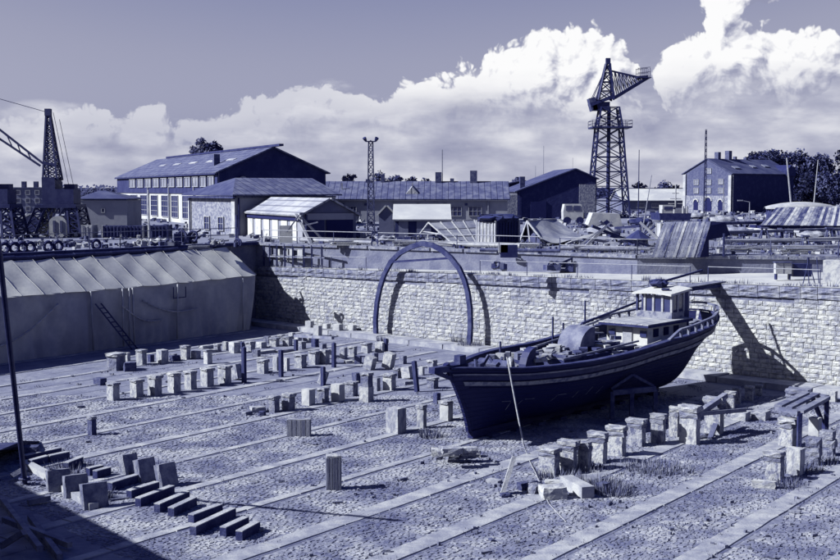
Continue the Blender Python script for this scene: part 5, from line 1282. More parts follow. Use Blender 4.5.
def dock_crane(label, bx, by, px0, top, cabx, Y, jib=None, group='dock cranes at left'):
    """slewing dock crane on a lattice portal"""
    sc = Y / 1200; X0 = (px0 - 420) * sc
    t = thing('dock_crane', label, 'crane', (X0, Y, 6), 0, group)
    hz_ = lambda y: (190 - y) * sc + 10 - 6; hx_ = lambda x: (x - px0) * sc
    l, r = hx_(px0 - 22), hx_(px0 + 24); tl, tr = hx_(px0 - 11), hx_(px0 + 20)
    z1 = hz_(207)
    for (x0, x1) in ((l, tl), (r, tr)):
        mb = MB(); truss(mb, [Vector((x0 - .5, -1.8, 0)), Vector((x0 + .5, -1.8, 0)), Vector((x0 + .5, 1.8, 0)), Vector((x0 - .5, 1.8, 0))], [Vector((x1 - .4, -1.4, z1)), Vector((x1 + .4, -1.4, z1)), Vector((x1 + .4, 1.4, z1)), Vector((x1 - .4, 1.4, z1))], 4, .09, rr=.055); part('portal_leg', mb, M['steel'], t)
    mb = MB(); truss(mb, [Vector((l + .9, -1.5, z1 * .52)), Vector((r - .9, -1.5, z1 * .52)), Vector((tr, -1.4, z1)), Vector((tl, -1.4, z1))], [Vector((l + .9, 1.5, z1 * .52)), Vector((r - .9, 1.5, z1 * .52)), Vector((tr, 1.4, z1)), Vector((tl, 1.4, z1))], 1, .09)
    for i in range(5):
        f = i / 5; a = Vector((l + .9, -1.5, z1 * .5)).lerp(Vector((r - .9, -1.5, z1 * .5)), f); b = Vector((tl, -1.4, z1)).lerp(Vector((tr, -1.4, z1)), f + .2); mb.bar(a, b, .1); a = Vector((l + .9, -1.5, z1 * .5)).lerp(Vector((r - .9, -1.5, z1 * .5)), f + .2); b = Vector((tl, -1.4, z1)).lerp(Vector((tr, -1.4, z1)), f); mb.bar(a, b, .1)
    part('portal_girder', mb, M['steel'], t)
    mb = MB(); mb.box((tl + tr) / 2, 0, z1 + .1, tr - tl + .8, 3.2, .3); part('deck_plate', mb, M['steel'], t)
    c0, c1 = hx_(px0 - 10), hx_(px0 + 21)
    mb = MB(); mb.box((c0 + c1) / 2, 0, (hz_(204) + hz_(189)) / 2, c1 - c0, 2.2, hz_(189) - hz_(204)); mb.box(hx_(px0 - 4), 0, hz_(184), hx_(px0 + 3) - hx_(px0 - 10), 2.0, hz_(177) - hz_(190)); part('machine_cabin', mb, M['steel'], t)
    mb = MB(); mb.box(hx_(px0 + 15), 0, hz_(187), .9, 1, .5); mb.tube((hx_(px0 + 13), 0, hz_(190)), (hx_(px0 + 13), 0, hz_(184)), .15, 8); part('cabin_vent', mb, M['steel'], t)
    mb = MB(); b = [Vector((hx_(px0 - 10), -.8, hz_(180))), Vector((hx_(px0 + 4), -.8, hz_(180))), Vector((hx_(px0 + 4), .8, hz_(180))), Vector((hx_(px0 - 10), .8, hz_(180)))]
    tp = Vector((hx_(px0 - 6), 0, hz_(top))); truss(mb, b, [tp + Vector(q) for q in ((-.15, -.1, 0), (.15, -.1, 0), (.15, .1, 0), (-.15, .1, 0))], 9, .07, rr=.04); part('mast_lattice', mb, M['steel'], t)
    mb = MB(); mb.box(tp.x, 0, tp.z, .5, .5, .6); part('mast_head', mb, M['steel'], t)
    for (ax, ay, bx_, by_, w) in jib or ():
        mb = MB(); mb.bar((hx_(ax), 0, hz_(ay)), (hx_(bx_), 0, hz_(by_)), w, w); part('jib_chord' if w > .1 else 'cable', mb, M['steel'], t)
    return t
dock_crane('dock crane with tapering lattice mast and boxy cabin over a lattice portal', 0, 0, 57, 113, 0, 104, [(50, 113, -60, 82, .05), (62, 120, 75, 188, .035), (56, 113, 70, 186, .035), (50, 165, 60, 166, .25)])
dock_crane('dock crane cut by the left edge of the view with long low jib', 0, 0, -8, 118, 0, 100, [(-9, 121, 44, 163, .16), (-10, 131, 42, 166, .16), (44, 163, 58, 165, .2), (10, 137, 14, 146, .08), (20, 145, 23, 154, .08), (30, 153, 33, 160, .08)])
# lamp mast
p = P(371, 236, 6); lm_ = thing('floodlight_mast', 'lattice floodlight mast with four lamps above the long low building', 'mast', p)
mb = MB(); truss(mb, [Vector(q) for q in sq(.32, 0)], [Vector(q) for q in sq(.18, 8.2)], 13, .045, rr=.028); part('mast_lattice', mb, M['rust'], lm_)
mb = MB(); mb.bar((-.45, 0, 8.2), (.45, 0, 8.2), .1); mb.bar((0, -.4, 8.25), (0, .4, 8.25), .1); part('cross_arm', mb, M['rust'], lm_)
for s in (-1, 1):
    for y in (-.2, .2):
        mb = MB(); mb.tube((s * .42, y, 8.25), (s * .55, y - .15, 8.5), .1, 8, .17); part('floodlight', mb, M['steel'], lm_)
def pole(name, label, px, y0, y1, r, m='rail', Yd=None, lean=0, cat='pole', arm=None, z=ZQ, r2=None):
    p = P(px, y0, z) if Yd is None else Vector(((px - 420) / 1200 * Yd, Yd, z)); h = (y0 - y1) / 1200 * p.y if Yd is None else 10 - z + (190 - y1) * Yd / 1200
    t = thing(name, label, cat, p); mb = MB(); mb.tube((0, 0, 0), (lean, 0, h), r, 7, r2 or r * .6); part('shaft', mb, M[m], t)
    if arm:
        mb = MB(); mb.tube((lean, 0, h), (lean + arm, 0, h + .25), r * .6, 6); part('arm', mb, M[m], t); mb = MB(); mb.box(lean + arm, 0, h + .22, .7, .3, .16); part('lamp_head', mb, M[m], t)
    return t
pole('street_lamp', 'pale curved street lamp in front of the dark side of the brick house', 749, 218, 202, .09, Yd=165, arm=-1.3, cat='street lamp')
pole('flag_pole', 'thin pale pole before the lit gable of the brick house', 723, 218, 184, .09, Yd=160)
pole('aerial_pole', 'thin tall aerial above the dark gabled store', 543, 0, 146, .06, Yd=185)
pole('aerial_pole', 'short thin aerial left of the tall aerial over the store', 535, 0, 166, .05, Yd=185)
pole('aerial_pole', 'hair thin aerial right of the tall aerial over the store', 572, 0, 158, .04, Yd=185)
pole('boat_mast', 'thick pale leaning boat mast right of the brick house', 792, 0, 158, .16, 'rope', Yd=170, lean=-1.0, cat='mast')
pole('boat_mast', 'thin boat mast before the trees at far right', 812, 0, 160, .1, 'rope', Yd=168, lean=.6, cat='mast')
pole('boat_mast', 'dark derrick pole standing between tower crane and tug', 638, 232, 150, .07, 'steel', Yd=140, cat='mast')
pole('boat_mast', 'pale thin mast over the timber pile right of the tower crane', 642, 240, 175, .06, 'rail', Yd=110, lean=.8, cat='mast')
pole('concrete_post', 'pale tall post standing before the white wall of the workshop hall', 149, 256, 190, .09, 'conc', Yd=95, cat='post')
pole('concrete_post', 'thick dark post with round foot near the corrugated shed', 237, 247, 215, .16, 'steel', Yd=97, cat='post')
# ================================================================ TREES
def tree(label, px, ytop, ybase, Y, wpx, group=None, n=1700, dark=1, name='broadleaf_tree'):
    sc = Y / 1200; X = (px - 420) * sc; top = 10 + (190 - ytop) * sc; H = top - ZQ; rad = wpx * sc / 2
    t = thing(name, label, 'tree', (X, Y, ZQ), rnd.uniform(0, 6), group)
    mb = MB(); ch = max(H - (ybase - ytop) * sc, .6); hc_ = H - ch
    mb.tube((0, 0, 0), (.1, .1, H * .55), .16 + H * .012, 7, .12)
    cl = []
    k = rnd.randint(8, 12)
    for i in range(k):
        a = 6.28 * i / k + rnd.uniform(-.4, .4); rr = rad * rnd.uniform(.3, .75); z = ch + hc_ * rnd.uniform(.18, .85); c = Vector((math.cos(a) * rr, math.sin(a) * rr, z)); cl.append((c, rad * rnd.uniform(.3, .48)))
        mb.tube((.05, .05, H * rnd.uniform(.3, .5)), tuple(c), .1, 5, .03)
    cl.append((Vector((0, 0, ch + hc_ * .82)), rad * .42)); cl.append((Vector((0, 0, ch + hc_ * .5)), rad * .5))
    part('trunk', mb, M['bark'], t)
    mb = MB(); ls = max(.14, .0013 * Y)
    for i in range(n):
        c, r_ = rnd.choice(cl); d = Vector((rnd.gauss(0, 1), rnd.gauss(0, 1), rnd.gauss(0, .8))).normalized() * r_ * (rnd.random() ** .4) * rnd.uniform(.85, 1.4)
        p = c + d; u = Vector((rnd.gauss(0, 1), rnd.gauss(0, 1), rnd.gauss(0, 1))).normalized(); v = u.orthogonal().normalized(); s = ls * rnd.uniform(.5, 1.3)
        mb.add([p - u * s, p + v * s * .6, p + u * s, p - v * s * .6], [(0, 1, 2, 3)])
    part('crown', mb, M['leaf'], t); return t
tree('leafy tree rising behind the roof of the workshop hall', 202, 137, 170, 215, 22)
tree('smaller tree beside it behind the workshop hall roof', 215, 140, 170, 218, 17)
for i, (px, yt, yb, Y, w) in enumerate([(752, 153, 190, 262, 30), (772, 150, 192, 258, 34), (797, 149, 200, 262, 36), (820, 152, 205, 256, 36), (842, 148, 210, 250, 40), (806, 172, 212, 232, 34), (832, 176, 214, 226, 36), (858, 168, 214, 228, 38), (784, 186, 212, 236, 26)]):
    tree(f'{ORD[i]} tree counted from the house in the dark grove at the right edge' if i < 5 else f'{ORD[i - 5]} lower front tree of the dark grove at the right edge', px, yt, yb, Y, w, 'dark grove at the right edge', 4200)
for i, (px, yt, w) in enumerate([(349, 174, 14), (380, 172, 22), (396, 175, 16), (412, 178, 14), (427, 180, 12)]):
    tree(f'{ORD[i]} small tree from the left behind the ridge of the long low building', px, yt, 188, 205, w, 'trees behind the long low building', 420)
for i, (px, yt, w) in enumerate([(518, 176, 12), (639, 183, 16), (664, 182, 20), (676, 186, 14), (300, 186, 18), (105, 194, 22), (40, 194, 18)]):
    tree(f'{ORD[i]} ' + ['small bush top behind the dark store', 'distant round tree right of the tower crane', 'distant tree between tower crane and brick house', 'distant low tree at the gable of the brick house', 'distant tree behind the corrugated shed', 'distant tree behind the grey house', 'distant tree behind the far tenement'][i], px, yt, 195, 300 if i else 190, w, None, 380)
# far land on the horizon
mb = MB()
for i in range(9000):
    x = rnd.uniform(-420, 470); z = 6 + rnd.random() ** 1.6 * (4.6 + 1.2 * math.sin(x * .03) + .7 * math.sin(x * .11)); y = 560 + rnd.uniform(-6, 6); s = rnd.uniform(.35, .9)
    mb.add([(x - s, y, z), (x, y - .5, z - s * .7), (x + s, y, z), (x, y + .5, z + s * .8)], [(0, 1, 2, 3)])
mb.box(20, 566, 8.5, 950, 4, 5)
link('distant_wood', mb.mesh('distant_wood', M['leaf']), kind='stuff', label='far low belt of woodland closing the view behind the harbour')
# ================================================================ RAILINGS AND CLUTTER ON THE QUAY
def railing(name, label, pts_, h, step, m='rail', rails=(1.0, .5), r=.03, z=None):
    t = thing(name, label, 'railing', pts_[0]); 
    for a, b in zip(pts_, pts_[1:]):
        a, b = Vector(a), Vector(b)
        for f in rails:
            mb = MB(); mb.tube(a + Vector((0, 0, h * f)), b + Vector((0, 0, h * f)), r, 6); wpart('rail', mb, M[m], t)
        n = max(1, int((b - a).length / step))
        for i in range(n + 1):
            p = a.lerp(b, i / n); mb = MB(); mb.tube(p - Vector((0, 0, .02)), p + Vector((0, 0, h)), r * 1.2, 6); wpart('post', mb, M['rust'] if m == 'rail' else M[m], t)
    return t
up = [Vector((p.x, p.y, 6.06)) for p in UP[1:6]]
def onup(px):      # point on the upper wall edge at a photo column
    for a, b in zip(UP[1:], UP[2:]):
        k = (px - 420) / 1200; d = b - a; s = (k * a.y - a.x) / (d.x - k * d.y)
        if -.01 <= s <= 1.01: return a + d * s
    return UP[4]
for (x0, x1, lb) in ((262, 372, 'dark pipe railing along the quay edge left of the arch'), (378, 540, 'dark pipe railing along the quay edge behind the arch'), (560, 698, 'dark pipe railing along the quay edge behind the boat'), (704, 839, 'dark pipe railing along the quay edge above the right hand wall')):
    q = [onup(x0)] + [p for p in UP[2:5] if x0 < px_of((p.x, p.y, 6))[0] < x1] + [onup(x1)]
    railing('pipe_railing', lb, [Vector((p.x, p.y, 6.06)) for p in q], .95, 3.2, 'rail')
def onwall(px, b=.35):
    lo, hi = T0, T1
    for _ in range(40):
        m = (lo + hi) / 2; p = wallpt(m, b, ztop(m))
        if px_of(p)[0] < px: lo = m
        else: hi = m
    return wallpt(lo, b, ztop(lo))
for (x0, x1, lb) in ((268, 366, 'thin railing on the lower ledge left of the arch'), (480, 690, 'thin railing on the lower ledge behind the boat'), (708, 820, 'thin railing on the lower ledge right of the gangway')):
    railing('ledge_railing', lb, [onwall(x0), onwall(x1)], .85, 3.4, 'rail', rails=(1.0,), r=.022)
# left quay: double railing and tyres on the edge behind the tent
a, b = UP[0], UP[1]; dL = (b - a).normalized()
def onleft(px, back=1.0):
    k = (px - 420) / 1200; nn = Vector((-dL.y, dL.x, 0)); a2 = a + nn * back; s = (k * a2.y - a2.x) / (dL.x - k * dL.y); p = a2 + dL * s; return Vector((p.x, p.y, 6))
railing('pipe_railing', 'long pale pipe railing on the quay behind the ridge of the tent', [onleft(-12, 1.2), onleft(120, 1.2), onleft(238, 1.2)], 1.15, 2.2, 'rail', rails=(1, .55))
for i, px in enumerate((4, 14, 22, 30, 48, 58, 96)):
    p = onleft(px, .7); mb = MB(); mb.ring((0, 0, .36), (dL.y, -dL.x, 0), .3, .11, 14, 6); single('rubber_fender', f'{ORD[i]} tyre shaped fender from the left standing on the quay edge behind the tent', 'fender', mb, M['rubber'], p, 0, 'round rubber fenders on the quay edge')
# white boards standing at the left end of the wall
mb = MB(); p = P(286, 243, 6); mb.box(0, 0, .65, 1.0, .08, 1.35, rx=R(-6)); single('white_door_panel', 'tall white door panel standing before the corrugated shed', 'panel', mb, M['white'], p, .1)
for i, px in enumerate((279, 290, 300)):
    p = onwall(px, .5); mb = MB(); mb.box(0, 0, .85, .62, .06, .9); single('fence_panel', ('left', 'middle', 'right')[i] + ' white fence panel of three above the left end of the wall', 'panel', mb, M['white'], p, math.atan2(E_.y, E_.x))
ps = thing('timber_stage', 'open timber stage of dark posts at the left end of the wall', 'stage', onwall(268))
for i, px in enumerate((264, 270, 277, 285, 293, 304, 312, 322)):
    p = onwall(px, .25); mb = MB(); mb.bar(p, p + Vector((0, 0, 1.65)), .13, .13); wpart('post', mb, M['timber'], ps)
for z in (.75, 1.6):
    mb = MB(); mb.bar(onwall(262, .25) + Vector((0, 0, z)), onwall(325, .25) + Vector((0, 0, z)), .1, .1); wpart('rail', mb, M['plank'], ps)
# pale awning and bracing at the wall corner
t = thing('corner_awning', 'pale ragged awning over braces where tent and wall meet', 'awning', onwall(256, .3))
mb = MB(); p = Q(226, 245.5, 91.0); q = Q(258, 240.5, 92.0); g_ = [p, p.lerp(q, .35) - Vector((0, 0, .18)), p.lerp(q, .7) + Vector((0, 0, .05)), q]; 
for u, v in zip(g_, g_[1:]): mb.obox((u + v) / 2, (v - u) / 2, (0, .9, 0), (0, 0, .05))
wpart('awning_sheet', mb, M['cap'], t)
mb = MB(); mb.bar(Q(253, 243, 92), Q(261, 262, 91.5), .3, .2); wpart('brace', mb, M['timber'], t)
mb = MB(); mb.prism([Q(249, 247, 91.8), Q(251, 262, 91.4), Q(260, 262, 91.4)], (0, .5, 0)); wpart('gusset_board', mb, M['wood'], t)
mb = MB(); mb.bar(Q(248, 244, 91.5), Q(249, 262, 91.5), .16, .16); wpart('post', mb, M['timber'], t)
# planks leaning by the corrugated shed
for i, (x0, y0, x1, y1) in enumerate([(296, 214, 311, 244), (300, 216, 325, 242), (303, 218, 306, 243), (299, 215, 287, 232), (318, 222, 302, 226)]):
    A2, B2 = Q(x0, y0, 91.3 - i * .2), P(x1, max(y1, 242), 6) if y1 > 240 else Q(x1, y1, 90.6)
    mb = MB(); mb.bar(A2, B2, .22, .1); single('leaning_board', ('longest board', 'flattest board', 'upright board', 'left sloping board', 'short cross board')[i] + ' in the frame of boards before the corrugated shed', 'board', mb, M['wood' if i < 2 else 'plank'], world=True, group='boards before the corrugated shed')
# glazed lean-to
t = thing('glazed_a_frame', 'slanting glazed roof frame lying open beside the pale container', 'frame', P(454, 244, 6))
f1, f2 = P(454, 244.5, 6), P(484, 243.5, 6); r1, r2 = Q(428.6, 222.5, 91), Q(474, 220, 93.5)
def bil(u, v): return f1.lerp(f2, u).lerp(r1.lerp(r2, u), v)
nn = (f2 - f1).cross(r1 - f1).normalized()
for i in range(5):
    mb = MB(); mb.bar(bil(i / 4, 0), bil(i / 4, 1), .09, .09); wpart('rafter', mb, M['wood'], t)
for j in range(4):
    mb = MB(); mb.bar(bil(0, j / 3), bil(1, j / 3), .07, .07); wpart('purlin', mb, M['wood'], t)
for i in range(4):
    for j in range(3):
        mb = MB(); mb.prism([bil(i / 4 + .02, j / 3 + .02), bil((i + 1) / 4 - .02, j / 3 + .02), bil((i + 1) / 4 - .02, (j + 1) / 3 - .02), bil(i / 4 + .02, (j + 1) / 3 - .02)], -nn * .03); wpart('pane', mb, M['tarp_l'], t)
l1, l2 = P(416, 239, 6), P(450, 236, 6)
for u in (0, .5, 1):
    mb = MB(); mb.bar(r1.lerp(r2, u), l1.lerp(l2, u), .1, .1); wpart('rafter', mb, M['wood'], t)
mb = MB(); mb.bar(bil(0, .45), l1.lerp(r1, .5), .08, .08); wpart('tie', mb, M['wood'], t)
# grey tarpaulin tent right of the container
t = thing('grey_canopy', 'sagging grey canvas canopy with dark open end right of the container', 'canopy', P(540, 244, 6))
q = [P(520, 246, 6), P(577, 246, 6), Q(527, 221, 90), Q(556, 219, 96), P(596, 236, 6), P(530, 236, 6)]
mb = MB(); mb.smooth = True
def can(i, j):
    top = q[2].lerp(q[3], i); bot = Vector((P(547, 246, 6))).lerp(P(592, 243, 6), i) + Vector((0, 0, .25)); p = top.lerp(bot, j); p.z -= .22 * math.sin(math.pi * j) + .08 * math.sin(math.pi * 3 * i) * j + .05 * math.sin(9 * i + 5 * j); return p
mb.grid(can, 14, 8); wpart('canvas_roof', mb, M['tarp_l'], t)
mb = MB(); mb.grid(lambda i, j: q[2].lerp(q[3], i).lerp(P(519, 243, 6).lerp(P(530, 234, 6), i) + Vector((0, 0, .1)), j), 8, 4); wpart('canvas_side', mb, M['tarp_l'], t)
for (u, v) in ((q[2], P(519, 244, 6)), (q[2], P(547, 246, 6)), (q[2], P(530, 245, 6)), (q[2], q[3])):
    mb = MB(); mb.bar(u, v, .09, .09); wpart('pole', mb, M['wood'], t)
mb = MB(); mb.prism([P(524, 243, 6), P(543, 244, 6), Q(528, 226, 91)], (0, 1.5, 0)); wpart('stored_heap', mb, M['tarp_d'], t)
# white truck
tx = Vector(((573 - 420) / 1200 * 140, 140, 6)); t = thing('white_truck', 'white truck cab standing behind the grey canopy', 'truck', tx)
mb = MB(); mb.prism([(-1.1, 0, .5), (1.2, 0, .5), (1.2, 0, 1.5), (.95, 0, 2.35), (-1.0, 0, 2.35), (-1.15, 0, 1.5)], (0, 2.2, 0)); part('cab', mb, M['white'], t)
for x, w in ((-.5, .7), (.45, .8)):
    mb = MB(); mb.box(x, -.02, 1.9, w, .06, .55); part('window', mb, M['glass'], t)
for x in (-.7, .8):
    mb = MB(); mb.tube((x, -.05, .45), (x, .25, .45), .45, 14); part('wheel', mb, M['rubber'], t)
mb = MB(); mb.box(3.2, 1.1, 1.0, 3.8, 2.2, .6); part('load_bed', mb, M['rust'], t)
# heaps of crossing timbers behind the boat
tl_ = [(577, 247, 612, 222), (585, 250, 606, 226), (592, 226, 640, 248), (600, 221, 628, 246), (606, 247, 655, 240), (610, 236, 660, 251), (596, 248, 636, 252), (572, 240, 600, 233), (630, 252, 655, 226), (638, 246, 650, 222), (640, 222, 668, 248), (615, 228, 640, 226), (583, 238, 620, 244), (566, 246, 585, 236)]
for i, (x0, y0, x1, y1) in enumerate(tl_):
    Yd = 80 + (i % 5) * 2.2; A2, B2 = Q(x0, y0, Yd), Q(x1, y1, Yd + rnd.uniform(-1.5, 1.5)); A2.z = max(A2.z, 6.08); B2.z = max(B2.z, 6.08)
    mb = MB(); mb.bar(A2, B2, rnd.uniform(.14, .3), rnd.uniform(.1, .2)); single('scrap_timber', f'{ORD[i]} timber, counted from the left, in the heap of crossed timbers behind the boat', 'timber', mb, M[('plank', 'wood', 'timber')[i % 3]], world=True, group='crossed timbers behind the boat')
# skip, conical buoy, tent pieces behind the boat
t = thing('pointed_cover', 'small pointed dark cover over a bin between the heap and striped shelter', 'cover', P(638, 246, 6))
mb = MB(); mb.tube((0, 0, .1), (0, 0, .55), .7, 10); part('bin', mb, M['steel'], t); mb = MB(); mb.tube((0, 0, .56), (0, 0, 1.15), .95, 8, .06); part('cover', mb, M['tarp_d'], t)
t = thing('white_gable_tent', 'small white gabled cover low between the truck and the tug', 'tent', P(605, 228, 6)); mb = MB(); mb.prism([(-1.9, 0, 0), (1.9, 0, 0), (1.5, 0, 1.5), (-1.3, 0, 1.6)], (0, 3, 0)); part('cover', mb, M['white'], t); mb = MB(); mb.prism([(-1.0, -.05, 0), (1.0, -.05, 0), (.2, -.05, .9)], (0, .2, 0)); part('opening', mb, M['black'], t)
# tug in the background
t = thing('harbour_tug', 'small dark tug with pale wheelhouse moored below the brick house', 'tug', ((676 - 420) / 1200 * 150, 150, 6)); 
mb = MB(); mb.prism([(-2.0, 0, .2), (1.7, 0, .2), (1.9, 0, 1.1), (-2.1, 0, 1.1)], (0, 6, 0)); part('hull', mb, M['steel'], t)
mb = MB(); mb.box(-.8, 2, 1.6, 1.5, 2, 1.0); part('wheelhouse', mb, M['white'], t); mb = MB(); mb.box(-.8, .98, 1.75, 1.1, .06, .35); part('window', mb, M['glass'], t)
mb = MB(); mb.box(.9, 2, 1.4, 1.6, 2, .6); part('deckhouse', mb, M['rail'], t); mb = MB(); mb.tube((.3, 2, 1), (.3, 2, 4.6), .09, 7); part('mast', mb, M['white'], t)
for z, w in ((2.9, 1.4), (3.6, .9), (2.3, 1.8)):
    mb = MB(); mb.bar((.3 - w / 2, 2, z), (.3 + w / 2, 2, z), .09, .09); part('yard', mb, M['white'], t)
for x in (-1.7, 1.4, .9, -.2):
    mb = MB(); mb.tube((x, .3, 1.1), (x, .3, 1.6 + .4 * (x > 0)), .14, 7); part('deck_fitting', mb, M['white'], t)
container('grey_cabin', 'flat grey cabin before the tug with a white box at its left', P(673, 238, 6), 2, 1.9, 2, 1.25, 'wall_m', None, 'cabin', ribs=False)
container('white_box_cabin', 'bright white low box left of the flat grey cabin', P(661, 239, 6), 2, .95, 1.6, 1.2, 'white', None, 'box', ribs=False)
# striped shelter with the dark arched opening
t = thing('striped_shelter', 'sloping shelter of streaked weathered sheets with a dark arched open end', 'shelter', P(676, 257, 6))
b0, b1 = P(651, 257.5, 6), P(700, 257.5, 6); Yt = b0.y + 2.0; t0, t1 = Q(664, 222, Yt), Q(711, 221.5, Yt)
def shl(u, v):
    p = b0.lerp(b1, u).lerp(t0.lerp(t1, u), v); n_ = Vector((0, -.4, .3)); return p + n_ * math.sin(math.pi * v) * .8
for i in range(16):
    mb = MB(); mb.smooth = False; w = 1 / 16; off = rnd.uniform(0, .05)
    vs = []
    for j in range(6):
        for uu in (i * w + .004, (i + 1) * w - .004): vs.append(shl(uu, j / 5) + Vector((0, -off, off * .5)))
    n0 = len(vs); vs += [v + Vector((0, .06, -.04)) for v in vs]
    fs = [(2 * j, 2 * j + 1, 2 * j + 3, 2 * j + 2) for j in range(5)] + [(n0 + 2 * j + 2, n0 + 2 * j + 3, n0 + 2 * j + 1, n0 + 2 * j) for j in range(5)] + [(2 * j + 2, n0 + 2 * j + 2, n0 + 2 * j, 2 * j) for j in range(5)] + [(2 * j + 1, n0 + 2 * j + 1, n0 + 2 * j + 3, 2 * j + 3) for j in range(5)]
    mb.add(vs, fs); wpart('sheet', mb, M[('plank', 'tarp_l', 'plank', 'roof_s')[i % 4]], t)
prof = [shl(1, v / 6) for v in range(7)]; back = [p + Vector((.3, 2.2, 0)) for p in prof]
mb = MB(); e = Vector((1.1, .8, 0)); pts_ = [prof[0]] + prof[1:] + [t1 + e + Vector((0, 0, -.1)), t1 + e * 1.35 + Vector((0, 0, -.9)), Vector((b1.x + .75, b1.y + 1.0, 7.0)), Vector((b1.x + .75, b1.y + .9, 6))]
mb.add([tuple(p) for p in pts_], [tuple(range(len(pts_)))]); wpart('open_end', mb, M['black'], t)
mb = MB(); mb.add([tuple(t0), tuple(t1), tuple(t1 + e), tuple(t0 + e + Vector((0, 1, 0)))], [(0, 1, 2, 3)]); wpart('top_sheet', mb, M['tarp_d'], t)
mb = MB(); mb.bar(Vector((b1.x + 1.55, b1.y + .6, 6)), Vector((b1.x + 1.55, b1.y + .6, 7.4)), .1, .1); wpart('post', mb, M['timber'], t)
# striped roof shed at right with upturned pale boat behind
t = thing('striped_roof_shed', 'low shed with long light roof of dark rusty stripes at the right edge', 'shed', P(760, 229, 6)); Ys = 118
c0, c1, c2, c3 = Q(760, 225, Ys), Q(860, 226, Ys), Q(860, 206, Ys + 5), Q(776, 207.5, Ys + 5); 
nsl = 30
for i in range(nsl):
    u0, u1 = i / nsl + .001, (i + 1) / nsl - .001; off = Vector((0, 0, .02 * (i % 2)))
    mb = MB(); mb.prism([c0.lerp(c1, u0) + off, c0.lerp(c1, u1) + off, c3.lerp(c2, u1) + off, c3.lerp(c2, u0) + off], (0, .02, -.06)); wpart('roof_sheet', mb, M['roof_s'], t)
mb = MB(); mb.prism([(c0.x + .2, c0.y + .4, 6), (c1.x, c1.y + .4, 6), (c1.x, c1.y + .4, c1.z - .1), (c0.x + .2, c0.y + .4, c0.z - .1)], (0, 4, 0)); wpart('wall', mb, M['black'], t)  # wall coloured black as the shade line below the roof
mb = MB(); mb.smooth = True; mb.grid(lambda i, j: ((i - .5) * 8, math.cos(math.pi * j) * 1.3 * math.sin(math.pi * (i * .92 + .04)) ** .6, math.sin(math.pi * j) * .75 * math.sin(math.pi * (i * .92 + .04)) ** .6), 20, 10); single('upturned_boat', 'upturned pale boat hull lying behind the striped roof shed', 'boat', mb, M['white'], Vector(((800 - 420) / 1200 * 128, 128, 8.0)), .1)
mb = MB(); mb.box(0, 0, 1, 7, 1.4, 2.0); single('boat_cradle', 'dark cradle carrying the upturned pale boat', 'cradle', mb, M['timber'], Vector(((800 - 420) / 1200 * 128, 128, 6)), .1)
# long pipes and beams on trestles
for i, (x0, y0, x1, y1, r, m_, z) in enumerate([(716, 231, 842, 228, .16, 'rust', .75), (716, 240, 842, 236, .14, 'plank', .6), (722, 246, 842, 243, .18, 'wood', .3), (716, 252, 842, 250, .12, 'rail', .25), (740, 234, 800, 238, .12, 'wood', .5), (560, 252, 650, 253, .14, 'rail', .25), (420, 248, 520, 250.5, .15, 'wood', .3), (300, 243, 372, 246, .14, 'wood', .25), (480, 253, 560, 254, .12, 'rust', .2)]):
    A2, B2 = P(x0, y0, 6), P(x1, y1, 6); t = thing('pipe_run', ['uppermost long rusty pipe on trestles at the right', 'second grey pipe below the uppermost rusty pipe', 'thick pale log lying below the grey pipe at right', 'thin pipe nearest the quay edge at the right', 'short pale spar between the pipes right of the shelter', 'pale pipe lying behind the boat along the quay edge', 'pale spar lying behind the arch top', 'pale spar lying before the corrugated shed', 'rusty pipe lying before the grey canopy'][i], 'pipe', A2)
    mb = MB(); mb.tube(A2 + Vector((0, 0, z)), B2 + Vector((0, 0, z)), r, 9); wpart('tube', mb, M[m_], t)
    n = max(2, int((B2 - A2).length / 2.2))
    for k in range(n):
        p = A2.lerp(B2, (k + .5) / n); mb = MB(); mb.box(p.x, p.y, 6 + (z - r) / 2, .18, .5, max(.05, z - r)); wpart('support', mb, M['timber'], t)
for i, (px, y, w, h) in enumerate([(764, 236, 9, 12), (789, 240, 8, 12), (805, 244, 8, 12), (829, 238, 8, 14), (742, 241, 7, 10)]):
    p = P(px, y + 4, 6); sc = p.y / 1200; t = thing('iron_stand', f'{ORD[i]} spidery iron stand among the long pipes', 'stand', p, 0, 'iron stands among the pipes')
    for s in (-1, 1):
        for s2 in (-1, 1): mb = MB(); mb.bar((s * w * sc / 2, s2 * .3, 0), (s * w * sc / 5, s2 * .1, h * sc), .08, .08); part('leg', mb, M['rust'], t)
    mb = MB(); mb.box(0, 0, h * sc, w * sc * .9, .4, .12); part('head', mb, M['rust'], t)
# electrical cabinet on the terrace and things at the right end
p = wallpt((P(782, 274, 5.2) - W0).dot(E_) + .8, 3.2, 5.18); Yc = 65
t = thing('white_cabinet', 'white electric cabinet on short legs on the terrace at right', 'cabinet', Q(782.5, 277, Yc)); t.location.z = 5.15; c = t.location
mb = MB(); mb.box(0, 0, .62, .86, .4, .6); part('body', mb, M['white'], t); mb = MB(); mb.box(0, 0, .94, .94, .5, .05); part('lid', mb, M['rust'], t); mb = MB(); mb.box(0, -.205, .62, .02, .012, .56); part('door_gap', mb, M['black'], t)
for s in (-1, 1): mb = MB(); mb.box(s * .36, 0, .16, .08, .3, .32); part('leg', mb, M['steel'], t)
mb = MB(); mb.box(1.1, .3, .5, 1.0, .5, .7); single('dark_equipment_box', 'dark box standing just right of the white electric cabinet', 'box', mb, M['steel'], c, 0)
mb = MB(); mb.box(0, 0, .6, 1.6, .8, 1.2); single('pale_block_cabin', 'large pale block on the terrace at the right edge', 'block', mb, M['conc'], Vector((21.9, 62.4, 5.15)), -.5)
